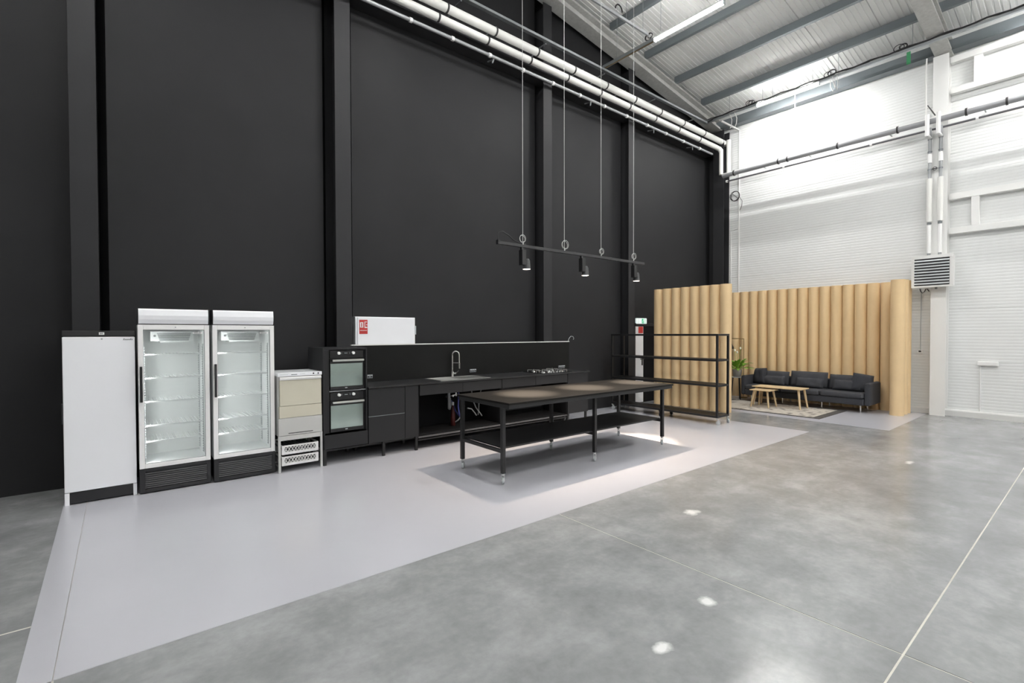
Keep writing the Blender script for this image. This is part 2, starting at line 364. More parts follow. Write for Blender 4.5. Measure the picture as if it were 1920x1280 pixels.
def build_roof():
    c = solo('ceiling', MB().prism([(XL-.2, Zr(XL)+.50), (RIDGE, Zr(RIDGE)+.50), (WX+.2, Zr(WX)+.50), (WX+.2, Zr(WX)+.6), (RIDGE, Zr(RIDGE)+.6), (XL-.2, Zr(XL)+.6)], 1, YB-.2, WY+.2), 'roofpanel', 'pitched roof over the hall', kind='structure')
    y = WY
    while y > YB:
        y0, y1 = max(YB, y-1.0)+.004, y-.004
        pr = ribbed(y0, y1, 11, .012)
        for xa, xb in ((RIDGE, WX), (XL, RIDGE)):
            mb = MB(); n = len(pr)
            vs = [(xa, u, Zr(xa)+.45+v) for u, v in pr] + [(xb, u, Zr(xb)+.45+v) for u, v in pr]
            mb.add(vs, [(k, k+1, n+k+1, n+k) for k in range(n-1)])
            vs = [(xa, y0, Zr(xa)+.45), (xa, y1, Zr(xa)+.45), (xa, y1, Zr(xa)+.498), (xa, y0, Zr(xa)+.498), (xb, y0, Zr(xb)+.45), (xb, y1, Zr(xb)+.45), (xb, y1, Zr(xb)+.498), (xb, y0, Zr(xb)+.498)]
            mb.add(vs, [(0,4,7,3),(1,2,6,5),(3,7,6,2)])
            part(c, 'roof_panel', mb, 'roofpanel')
        y -= 1.0
    # purlins: cold-formed Z sections that run along Y on top of the rafters
    px = [11.38 - 1.17*i for i in range(20)]
    names = ['grey roof purlin nearest the white side wall', 'second grey roof purlin from the white side wall', 'third grey roof purlin from the white side wall', 'fourth grey roof purlin from the white side wall']
    for i, x in enumerate(px):
        if x < XL+.3: break
        z = Zr(x)+.25; t = .006
        prof = [(x-.075, z+.02), (x-.075, z), (x, z), (x, z+.19-t), (x+.07, z+.19-t), (x+.07, z+.17), (x+.07+t, z+.17), (x+.07+t, z+.19), (x-t, z+.19), (x-t, z+t), (x-.075+t, z+t), (x-.075+t, z+.02)]
        solo('roof_purlin', MB().prism(prof, 1, YB, WY-.32), 'purlin', names[i] if i < 4 else 'grey roof purlin further up the roof slope', kind='structure', group='roof purlins')
    solo('eave_purlin', MB().prism([(WX-.24, 6.90), (WX-.03, 6.90), (WX-.03, 6.912), (WX-.228, 6.912), (WX-.228, 7.08), (WX-.03, 7.08), (WX-.03, 7.095), (WX-.24, 7.095)], 1, YB, WY-.25), 'purlin', 'grey channel along the top of the white side wall', kind='structure')
    # rafters: fire-sprayed I sections following the slope
    def rafter(y0, y1, label):
        r = thing('roof_rafter', label, None, kind='structure')
        ym = (y0+y1)/2
        for xa, xb in ((RIDGE, WX-.02), (XL+.02, RIDGE)):
            for nm, (a, b, za, zb) in (('bottom_flange', (y0, y1, 0, .045)), ('web', (ym-.03, ym+.03, .045, .205)), ('top_flange', (y0, y1, .205, .249))):
                vs = [(x, y, Zr(x)+z) for x in (xa, xb) for y, z in ((a, za), (b, za), (b, zb), (a, zb))]
                part(r, nm, MB().add(vs, [(3,2,1,0),(4,5,6,7),(0,1,5,4),(1,2,6,5),(2,3,7,6),(3,0,4,7)]), 'spray')
        # cleats under the purlins
        for x in px[:5]:
            part(r, 'cleat', BX(x+.012, x+.024, y0+.02, y1-.02, Zr(x)+.25, Zr(x)+.42), 'spray')
    rafter(6.46, 6.74, 'rough grey sprayed rafter against the black gable wall')
    rafter(1.95, 2.20, 'rough grey sprayed rafter above the white column')
    rafter(-2.75, -2.50, 'rough grey sprayed rafter beyond the right edge of view')
build_roof()

def hcol(x0, x1, y0, y1, z1, m_, label, axis, name='steel_column'):
    """H column; axis = direction the flanges are stacked along (0: x, 1: y)"""
    t = .014
    mb = MB()
    if axis == 1:
        xm = (x0+x1)/2; mb.box(x0, x1, y0, y0+t, 0, z1).box(x0, x1, y1-t, y1, 0, z1).box(xm-.005, xm+.005, y0+t, y1-t, 0, z1)
    else:
        ym = (y0+y1)/2; mb.box(x0, x0+t, y0, y1, 0, z1).box(x1-t, x1, y0, y1, 0, z1).box(x0+t, x1-t, ym-.005, ym+.005, 0, z1)
    return solo(name, mb, m_, label, kind='structure', bev=.003)
for x, lb in ((-.27, 'black steel column rising behind the solid white fridge'), (2.40, 'black steel column rising behind the oven tower'),
              (6.225, 'black steel column behind the hob end of the kitchen'), (8.735, 'black steel column next to the white door'),
              ):
    hcol(x-.108, x+.108, 6.63, WY+.20, min(Zr(x), Zr(x+.1))-.03, 'blackcol', lb, 1)
hcol(12.15, WX-.001, 6.33, 6.62, 6.83, 'blackcol', 'black steel column in the corner of the two walls', 0)
for y, lb in ((2.10, 'white steel column carrying the fan heater'), (-2.62, 'white steel column beyond the right edge of view')):
    hcol(12.20, WX-.001, y-.115, y+.115, 6.87, 'whitesteel', lb, 0)
solo('trim_2', BX(12.38, WX-.001, 6.625, WY-.001, 0, 6.85), 'blackcol', 'black flashing strip in the corner of the two walls', kind='structure')
# black rail added behind the pipes to shade the wall there
solo('shade_rail', BX(XL, WX-.3, 6.60, WY-.001, 6.24, 6.44), 'blackcol', 'black rail added behind the white pipes to shade the wall', kind='structure')

def girts():
    t = thing('wall_girt_frame', 'white steel girt frame on the panels right of the white column, at mid height', None, kind='structure')
    part(t, 'girt', BX(WX-.13, WX-.001, YB, 1.98, 4.12, 4.235), 'whitesteel', .004)
    part(t, 'girt', BX(WX-.13, WX-.001, YB, 1.98, 3.47, 3.585), 'whitesteel', .004)
    for y in (1.56, -.6): part(t, 'post', BX(WX-.125, WX-.001, y, y+.11, 3.586, 4.119), 'whitesteel', .004)
    t = thing('wall_girt_frame', 'white steel girt frame on the panels right of the white column, under the roof', None, kind='structure')
    part(t, 'girt', BX(WX-.13, WX-.001, YB, 1.98, 6.12, 6.225), 'whitesteel', .004)
    part(t, 'girt', BX(WX-.13, WX-.001, YB, 1.98, 6.70, 6.80), 'whitesteel', .004)
    for y in (1.54, -.6): part(t, 'post', BX(WX-.125, WX-.001, y, y+.12, 6.226, 6.699), 'whitesteel', .004)
girts()

# door in the black wall
def door():
    d = thing('door_1', 'white door with lever handle in the black wall behind the shelf rack', None, (9.13, WY, 0), kind='structure')
    part(d, 'door_frame', BX(9.06, 9.13, WY-.03, WY-.001, 0, 1.83).box(10.16, 10.22, WY-.03, WY-.001, 0, 1.83).box(9.06, 10.22, WY-.03, WY-.001, 1.76, 1.83), 'blackcol', .003)
    lf = part(d, 'door_leaf', BX(9.135, 9.425, WY-.028, WY-.002, .01, 1.755), 'fridge', .003)
    part(d, 'dark_leaf', BX(9.43, 10.155, WY-.02, WY-.002, .01, 1.755), 'cabinside', label='black second door leaf')  # flat black sheet filling the very dark part of the doorway
    part(lf, 'handle_plate', BX(9.355, 9.40, WY-.036, WY-.0285, .86, 1.08), 'black')
    part(lf, 'lever_handle', MB().cyl((9.378, WY-.037, 1.01), (9.378, WY-.085, 1.01), .011).bar((9.39, WY-.08, 1.01), (9.25, WY-.08, 1.01), .02), 'black')
    s = part(lf, 'fire_sticker', BX(9.24, 9.41, WY-.031, WY-.0285, 1.60, 1.75), 'red', label='small red fire safety sticker')
door()

def exit_sign():
    x0, x1, y, z0, z1 = 9.15, 9.53, 6.80, 1.815, 1.945
    t = thing('exit_sign', 'lit green and white emergency exit sign above the white door', 'sign', (9.34, 6.845, z0))
    part(t, 'sign_box', BX(x0, x1, y, WY-.002, z0, z1), 'signwhite', .012)
    part(t, 'green_panel', BX(9.335, 9.48, y-.003, y-.0005, z0+.012, z1-.012), 'green')
    mb = MB()   # running figure and arrow
    mb.box(9.385, 9.40, y-.005, y-.0035, 1.915, 1.929)
    mb.bar((9.385, y-.0043, 1.91), (9.375, y-.0043, 1.875), .014, .001, (0,1,0))
    mb.bar((9.375, y-.0043, 1.875), (9.395, y-.0043, 1.84), .009, .001, (0,1,0)).bar((9.375, y-.0043, 1.875), (9.355, y-.0043, 1.845), .009, .001, (0,1,0))
    mb.bar((9.385, y-.0043, 1.905), (9.405, y-.0043, 1.89), .008, .001, (0,1,0))
    mb.box(9.42, 9.465, y-.005, y-.0035, 1.832, 1.93)
    part(t, 'pictogram', mb, 'signwhite')
    part(t, 'divider', BX(9.215, 9.222, y-.003, y-.0005, z0+.01, z1-.01), 'lgrey')
exit_sign()

# ------------------------------------------------------------------ ceiling lights
LZ = 6.90
def strip_light(x, ya, yb, label):
    t = thing('strip_light', label, 'ceiling light', (x, (ya+yb)/2, LZ), 'ceiling strip lights')
    part(t, 'housing', MB().prism([(x-.03, LZ+.03), (x-.036, LZ), (x+.036, LZ), (x+.03, LZ+.03)], 1, ya, yb), 'white')
    part(t, 'light_strip', BX(x-.010, x+.010, ya+.015, yb-.015, LZ-.009, LZ-.001), 'strip')
    part(t, 'ceiling_fill_strip', BX(x-.012, x+.012, ya+.015, yb-.015, LZ+.0305, LZ+.033), 'ceilingfill')  # glowing strip added on top of the housing to brighten the roof
    part(t, 'diffuser', MB().prism([(x-.034, LZ-.0005), (x-.034, LZ-.02), (x-.022, LZ-.04), (x+.022, LZ-.04), (x+.034, LZ-.02), (x+.034, LZ-.0005)], 1, ya+.002, yb-.002), 'diffuser')
    for y in (ya-.015, yb): part(t, 'end_cap', BX(x-.03, x+.03, y, y+.015, LZ-.05, LZ+.03), 'lgrey')
    for y in (ya+.12, yb-.12):
        part(t, 'hanger_wire', MB().cyl((x, y, LZ+.03), (x, y, Zr(x)+.449), .004, n=6), 'galv')
YS = [(3.96, 5.24), (-.46, .82), (-4.88, -3.60), (-9.30, -8.02)]
XS = [11.58, 7.57, 3.56, -.45]
for i, x in enumerate(XS):
    for j, (a, b) in enumerate(YS):
        lb = 'long white strip light close to the white side wall' if (i, j) == (0, 0) else 'brightest long strip light hanging under the roof over the kitchen table' if (i, j) == (1, 0) else 'long white strip light of the hall outside the view'
        strip_light(x, a, b, lb)

def loops(mb, x, y, z, n=3, r=.06):
    for i in range(n):
        a = random.uniform(.6, 1.1)
        mb.ring((x+random.uniform(-.02, .02), y+random.uniform(-.05, .05), z+.02), 0, r*a, .007, 16, 6, sx=1.3)
def trunking():
    # row close to the white wall, with its cables
    x = XS[0]
    t = thing('cable_trunking', 'grey cable trunking with black cables along the white side wall roof', 'cable tray', (x, 2, LZ))
    part(t, 'channel', BX(x-.025, x+.025, 5.26, 6.55, LZ-.02, LZ+.03).box(x-.025, x+.025, .84, 3.94, LZ-.02, LZ+.03).box(x-.025, x+.025, -3.58, -.48, LZ-.02, LZ+.03), 'galv')
    mb = MB()
    pts = [(x-.04, 6.5-.15*i, LZ+.045+.012*math.sin(i*1.7)) for i in range(50)]
    mb.tube(pts, .014, 6); mb.tube([(p[0]+.03, p[1], p[2]+.012*math.cos(i*1.3)) for i, p in enumerate(pts)], .012, 6)
    part(t, 'cable_bundle', mb, 'cable')
    for y in (5.40, 3.75, 2.55):
        m2 = MB(); loops(m2, x-.03, y, LZ+.07, 3, .07); part(t, 'cable_loop', m2, 'cable')
    m2 = MB()
    for k, y in enumerate((3.70, 3.62)):
        m2.tube([(x-.03, y, LZ), (x-.05, y-.02, LZ-.12), (x-.05, y-.05+.03*k, LZ-.24), (x-.04, y-.01, LZ-.30), (x-.03, y+.03, LZ-.2), (x-.03, y+.04, LZ-.03)], .007, 6)
    for k, y in enumerate((5.88, 5.76)):
        m2.tube([(x-.03, y, LZ-.01), (x-.0, y-.04, LZ-.14), (x+.06, y-.0, LZ-.24), (x+.12, y+.06, LZ-.28)], .01, 6)
    part(t, 'white_flex', m2, 'wcable')
    part(t, 'cable_tag', BX(x-.04, x-.034, 2.42, 2.48, LZ-.28, LZ-.05), 'greentag', label='small green tag hanging from the trunking')
    for y in (5.9, 4.9, 3.6, 2.4, 1.6): part(t, 'hanger_wire', MB().cyl((x, y, LZ+.03), (x, y, Zr(x)+.449), .004, n=6), 'galv')
    # row over the kitchen
    x = XS[1]
    t = thing('cable_trunking', 'thin trunking running from the black wall to the bright strip light', 'cable tray', (x, 6, LZ))
    part(t, 'channel', BX(x-.03, x+.03, 5.26, 6.44, LZ-.025, LZ+.03), 'galv')
    part(t, 'light_strip_rail', BX(x-.008, x+.008, 5.26, 6.44, LZ-.034, LZ-.0255), 'brass')
    m2 = MB(); loops(m2, x, 5.36, LZ+.08, 3, .06); part(t, 'cable_loop', m2, 'clamp')
    part(t, 'hanger_wire', MB().cyl((x, 6.1, LZ+.03), (x, 6.1, Zr(x)+.449), .004, n=6), 'galv')
    part(t, 'hanger_wire', MB().cyl((x, 5.5, LZ+.03), (x, 5.5, Zr(x)+.449), .004, n=6), 'galv')
    # tray along the gable
    t = thing('cable_tray', 'grey perforated cable tray along the black wall above the white pipes', 'cable tray', (7, 6.40, 6.86))
    part(t, 'tray_bottom', BX(-2, 11.40, 6.37, 6.43, 6.80, 6.804), 'galv')
    part(t, 'tray_side', BX(-2, 11.40, 6.366, 6.369, 6.80, 6.84), 'galv'); part(t, 'tray_side', BX(-2, 11.40, 6.431, 6.434, 6.80, 6.84), 'galv')
    for x in (4.2, 6.0, 7.6, 9.3, 10.9): part(t, 'bracket', MB().bar((x, 6.435, 6.79), (x, 6.62, 6.79), .02).bar((x, 6.62, 6.79), (x+.0, WY-.005, 6.72), .02), 'galv')
    mb = MB(); mb.tube([(11.0, 6.40, 6.825), (11.35, 6.40, 6.83), (11.46, 6.40, 6.85), (11.53, 6.37, 6.89), (11.56, 6.3, 6.95)], .02, 8)
    mb.tube([(10.9, 6.385, 6.83), (11.3, 6.38, 6.85), (11.42, 6.36, 6.88), (11.50, 6.32, 6.92), (11.54, 6.25, 6.95)], .014, 8)
    part(t, 'cable_bundle', mb, 'cable')
    # tray higher up that runs to the bright strip light
    t = thing('cable_tray', 'thin grey cable rail under the roof ending at the bright strip light', 'cable tray', (6, 5.5, 7.2))
    part(t, 'rail', MB().bar((3.0, 5.36, 7.02), (7.53, 5.36, 7.02), .03, .045), 'galv')
    for x in (5.0, 6.9): part(t, 'hanger_wire', MB().cyl((x, 5.36, 7.04), (x, 5.36, Zr(x)+.449), .004, n=6), 'galv')
    mb = MB(); mb.ring((6.7, 5.36, 7.12), 1, .09, .012, 16, 6, a0=0, a1=PI); part(t, 'cable_loop', mb, 'cable')
trunking()

# ------------------------------------------------------------------ pipes
def pipes():
    t = thing('insulated_pipe', 'upper thick white insulated pipe along the black wall', 'pipe', (6, 6.40, 6.53))
    part(t, 'pipe', MB().cyl((-6, 6.40, 6.535), (12.16, 6.40, 6.535), .066, n=20), 'pipewhite')
    xs = [3.9+.92*i for i in range(9)]
    for x in xs: part(t, 'clamp_ring', MB().cyl((x, 6.40, 6.535), (x+.03, 6.40, 6.535), .072, n=20), 'clamp')
    for x in (4.9, 7.0, 8.3, 9.6, 11.0): part(t, 'hanger', MB().bar((x, 6.42, 6.61), (x+.03, 6.50, 6.70), .014).bar((x+.03, 6.5, 6.7), (x+.03, WY-.005, 6.70), .014), 'galv')
    part(t, 'elbow', MB().tube([(12.14, 6.40, 6.535), (12.19, 6.39, 6.53), (12.22, 6.36, 6.50), (12.225, 6.345, 6.44)], .066, 16), 'pipewhite')
    part(t, 'riser', MB().cyl((12.225, 6.245, 6.55), (12.225, 6.245, 5.72), .055, n=18), 'pipewhite')
    t = thing('insulated_pipe', 'lower thick white insulated pipe along the black wall', 'pipe', (6, 6.45, 6.37))
    part(t, 'pipe', MB().cyl((-6, 6.45, 6.372), (11.98, 6.45, 6.372), .058, n=20), 'pipewhite')
    for x in xs: part(t, 'clamp_ring', MB().cyl((x-.12, 6.45, 6.372), (x-.09, 6.45, 6.372), .064, n=20), 'clamp')
    part(t, 'elbow', MB().tube([(11.96, 6.45, 6.372), (12.02, 6.44, 6.36), (12.05, 6.40, 6.33), (12.06, 6.36, 6.26)], .058, 16), 'pipewhite')
    part(t, 'riser', MB().cyl((12.06, 6.36, 6.30), (12.06, 6.36, 5.66), .05, n=18), 'pipewhite')
    t = thing('gas_pipe', 'thin grey pipe with white clips below the insulated pipes on the black wall', 'pipe', (6, 6.52, 6.2))
    part(t, 'pipe', MB().cyl((-6, 6.52, 6.20), (11.9, 6.52, 6.20), .026, n=14), 'pipegrey')
    for i in range(12): 
        x = 3.35+.72*i; part(t, 'pipe_clip', MB().cyl((x, 6.52, 6.20), (x+.045, 6.52, 6.20), .036, n=14), 'white')
    for x in (4.9, 7.3, 9.4, 11.0): part(t, 'bracket', MB().bar((x, 6.53, 6.17), (x-.05, 6.50, 6.08), .018).bar((x, 6.53, 6.17), (x, WY-.155, 6.2), .018), 'galv')
    # along the white wall
    t = thing('wall_pipe', 'thick grey pipe along the white side wall', 'pipe', (12.00, 3, 5.66))
    part(t, 'pipe', MB().cyl((12.00, 6.28, 5.60), (12.00, YB+.1, 5.60), .056, n=20), 'pipegrey')
    part(t, 'jacket_and_lit_top', MB().prism([(12.00+.058*math.cos(a), 5.60+.058*math.sin(a)) for a in [PI*.12+PI*.68*k/10 for k in range(11)]] + [(12.00+.0565*math.cos(a), 5.60+.0565*math.sin(a)) for a in [PI*.8-PI*.68*k/10 for k in range(11)]], 1, YB+.1, 6.27), 'pipewhite')  # white shell on the upper arc paints the pipe's top as lit
    for y in (6.0, 4.95, 4.75, 3.75, 2.72, 1.72, 1.2): part(t, 'clamp_ring', MB().cyl((12.00, y, 5.60), (12.00, y-.03, 5.60), .069, n=20), 'clamp')
    for y in (5.4, 4.4, 2.9, 1.5, .3): part(t, 'bracket', MB().bar((12.03, y, 5.65), (WX-.002, y, 5.65), .02), 'galv')
    t = thing('wall_pipe', 'thin dark pipe under the thick grey pipe on the white side wall', 'pipe', (12.25, 3, 5.5))
    part(t, 'pipe', MB().cyl((12.152, 6.28, 5.485), (12.152, YB+.1, 5.485), .020, n=14), 'pipedark')
    for y in (6.27, 4.9, 3.2, 1.6): part(t, 'pipe_clip', MB().cyl((12.152, y, 5.485), (12.152, y-.04, 5.485), .031, n=14), 'white')
pipes()

def heater():
    x0, y0, y1, z0, z1 = 12.0, 1.855, 2.47, 2.46, 3.07
    t = thing('fan_heater', 'white louvred fan heater mounted on the white column', 'heater', (12.1, 2.16, z0))
    part(t, 'casing', BX(x0+.012, 12.199, y0+.01, y1-.01, z0+.01, z1-.01), 'whitesteel', .006)
    part(t, 'front_frame', BX(x0, x0+.03, y0, y1, z1-.06, z1).box(x0, x0+.03, y0, y1, z0, z0+.035).box(x0, x0+.03, y0, y0+.055, z0+.036, z1-.061).box(x0, x0+.03, y1-.045, y1, z0+.036, z1-.061), 'whitesteel', .003)
    part(t, 'dark_core', BX(x0+.006, x0+.0118, y0+.056, y1-.046, z0+.036, z1-.061), 'black')
    zt = z1-.075; n = 9; st = (zt-(z0+.045))/n
    for i in range(n):
        z = z0+.045+st*(i+.5)
        part(t, 'louvre_slat', MB().prism([(x0-.016, z-.010), (x0-.012, z-.016), (x0+.005, z+.008), (x0+.002, z+.014)], 1, y0+.058, y1-.048), 'lgrey')
    mb = MB(); mb.tube([(12.12, 2.36, 2.45), (12.12, 2.35, 2.40), (12.12, 2.32, 2.365), (12.12, 2.29, 2.39), (12.12, 2.27, 2.44), (12.12, 2.25, 2.44), (12.12, 2.22, 2.39)], .008, 6)
    part(t, 'cable', mb, 'cable')
    part(t, 'valve', MB().cyl((12.12, 2.12, 2.46), (12.12, 2.12, 2.43), .02), 'mgrey')
    # feed pipes
    for y, lb in ((2.235, 'left vertical white feed pipe above the fan heater'), (2.075, 'right vertical white feed pipe above the fan heater')):
        q = thing('feed_pipe', lb, 'pipe', (12.13, y, 3.07), 'heater feed pipes')
        part(q, 'pipe', MB().cyl((12.13, y, 3.075), (12.13, y, 5.52), .026, n=14), 'pipegrey')
        part(q, 'jacket_and_lit_top', MB().cyl((12.13, y, 3.72), (12.13, y, 4.55), .045, n=16), 'pipewhite')
        part(q, 'jacket_and_lit_top', MB().cyl((12.13, y, 3.12), (12.13, y, 3.66), .034, n=16), 'white')
        part(q, 'jacket_and_lit_top', MB().cyl((11.90, y, 5.30), (11.90, y, 5.70), .034, n=16).cyl((11.90, y, 5.32), (12.13, y, 5.32), .03, n=12), 'white')
        part(q, 'jacket_and_lit_top', MB().cyl((12.13, y, 4.85), (12.13, y, 5.02), .036, n=16), 'white')
        for z in (3.69, 4.72, 5.06, 5.30): part(q, 'coupling', MB().cyl((12.13, y, z-.012), (12.13, y, z+.012), .034, n=14), 'mgrey')
    b = thing('pipe_bracket', 'small steel bracket between the two heater feed pipes', 'bracket', (12.13, 2.155, 4.72))
    part(b, 'crossbar', BX(12.10, 12.112, 2.115, 2.195, 4.71, 4.73), 'clamp'); part(b, 'ring', MB().ring((12.10, 2.155, 4.72), 0, .03, .006, 14, 6), 'clamp')
    h = solo('pipe_hanger', MB().bar((12.10, 2.27, 5.95), (12.10, 2.22, 5.85), .016).bar((12.10, 2.22, 5.85), (12.13, 2.16, 5.73), .016), 'clamp', 'small dark threaded hanger where the feed pipes meet the grey pipe', 'bracket', loc=(12.10, 2.22, 5.73))
heater()

def wall_bits():
    t = thing('conduit', 'white cable conduit down the white wall beside the black corner', 'conduit', (12.42, 6.07, 3))
    part(t, 'vertical_pipe', MB().cyl((12.425, 6.07, .12), (12.425, 6.07, 6.80), .014, n=10), 'wcable')
    part(t, 'arm', MB().bar((12.425, 6.07, 6.80), (11.72, 6.18, 6.88), .035), 'wcable')
    part(t, 'side_pipe', MB().cyl((12.43, 6.28, .12), (12.43, 6.28, 4.25), .009, n=8).cyl((12.43, 6.28, 4.25), (12.43, 6.07, 4.30), .009, n=8), 'wcable')
    mb = MB(); mb.ring((12.40, 6.17, 5.14), 0, .12, .008, 28, 6); mb.ring((12.395, 6.15, 5.13), 0, .12, .008, 28, 6, sx=.92)
    mb.tube([(12.40, 6.22, 5.2), (12.40, 6.12, 5.10), (12.41, 6.07, 5.05)], .006, 6)
    mb.tube([(12.40, 6.05, 5.1), (12.405, 5.98, 4.98), (12.41, 5.99, 4.85), (12.41, 6.04, 4.75)], .006, 6)
    solo('cable_coil', mb, 'clamp', 'coiled dark cable hanging on the white conduit', 'cable', loc=(12.40, 6.17, 5.0))
    t = thing('hanging_rod', 'thin white rod hanging from the strip light by the white wall', 'rod', (11.85, 4.53, 5.80))
    part(t, 'rod', MB().cyl((11.85, 4.53, 5.90), (11.85, 4.53, Zr(11.85)+.449), .007, n=8), 'wcable')
    part(t, 'hook', MB().cyl((11.85, 4.55, 5.92), (11.85, 4.35, 5.77), .006, n=8), 'galv')
    t = thing('thermostat', 'small white thermostat on the wall between screen and column', 'thermostat', (12.43, 2.42, 1.18))
    part(t, 'case', BX(12.405, WX-.001, 2.36, 2.44, 1.18, 1.25), 'white', .005); part(t, 'display', BX(12.403, 12.4045, 2.385, 2.425, 1.21, 1.24), 'black')
    part(t, 'wire', MB().cyl((12.43, 2.40, 1.25), (12.43, 2.40, 2.47), .006, n=8), 'lgrey')
    t = thing('emergency_lamp', 'slim white emergency lamp on the white wall at the right', 'lamp', (12.42, 1.43, .97))
    part(t, 'housing', BX(12.37, WX-.001, 1.29, 1.565, .985, 1.06), 'white', .01)
    part(t, 'conduit', MB().cyl((12.43, 1.53, .125), (12.43, 1.53, .985), .011, n=10), 'white')
    solo('hanging_rod', MB().cyl((12.15, 2.30, Zr(12.15)-.03), (12.15, 2.31, 6.6), .012, n=8).cyl((12.15, 2.31, 6.6), (12.15, 2.30, 5.72), .012, n=8), 'wcable', 'white conduit down the left side of the white column', 'conduit', loc=(12.15, 2.3, 5.7))
wall_bits()

# ------------------------------------------------------------------ fridges
def solid_fridge():
    x0, x1, y, z = -.42, .113, 6.10, FZ
    t = thing('solid_door_fridge', 'white solid door upright fridge at the left end of the row', 'fridge', ((x0+x1)/2, y+.25, z))
    part(t, 'cabinet', BX(x0+.004, x1-.004, y+.055, y+.52, z+.06, 1.58), 'fridge', .004)
    part(t, 'top_band', BX(x0, x1, y+.002, y+.52, 1.584, 1.637), 'black', .004)
    d = part(t, 'door', BX(x0, x1, y, y+.05, .122, 1.578), 'fridge', .006)
    part(t, 'display', BX(-.158, -.118, y-.002, y+.0015, 1.598, 1.622), 'white'); 
    part(d, 'display_digits', BX(-.15, -.141, y-.003, y-.0021, 1.604, 1.616).box(-.138, -.13, y-.003, y-.0021, 1.604, 1.616), 'mgrey')
    part(d, 'lock', MB().cyl((-.138, y+.002, 1.558), (-.138, y-.005, 1.558), .008), 'galv')
    mb = MB()
    for i in range(7):
        x = .022+.0105*i; h = .012 if i not in (0, 5) else .018
        mb.add([(x, y-.0012, 1.545), (x+.0075, y-.0012, 1.545), (x+.0075+.005, y-.0012, 1.545+h), (x+.005, y-.0012, 1.545+h)], [(0,1,2,3)])
    part(d, 'brand_mark', mb, 'mgrey', label='tiny dark slanted brand mark')
    part(d, 'handle', BX(x0-.012, x0-.0005, y-.004, y+.045, .77, .958), 'black', .003)
    part(t, 'kick_plate', BX(x0+.035, x1-.03, y+.012, y+.05, z+.012, .116), 'black')
    for a, b in ((x0, x0+.034), (x1-.029, x1)): part(t, 'corner_foot', BX(a, b, y+.002, y+.05, z, .119), 'fridge', .002)
    for a in (x0+.03, x1-.06): part(t, 'rear_foot', BX(a, a+.03, y+.45, y+.49, z, .062), 'black')
solid_fridge()

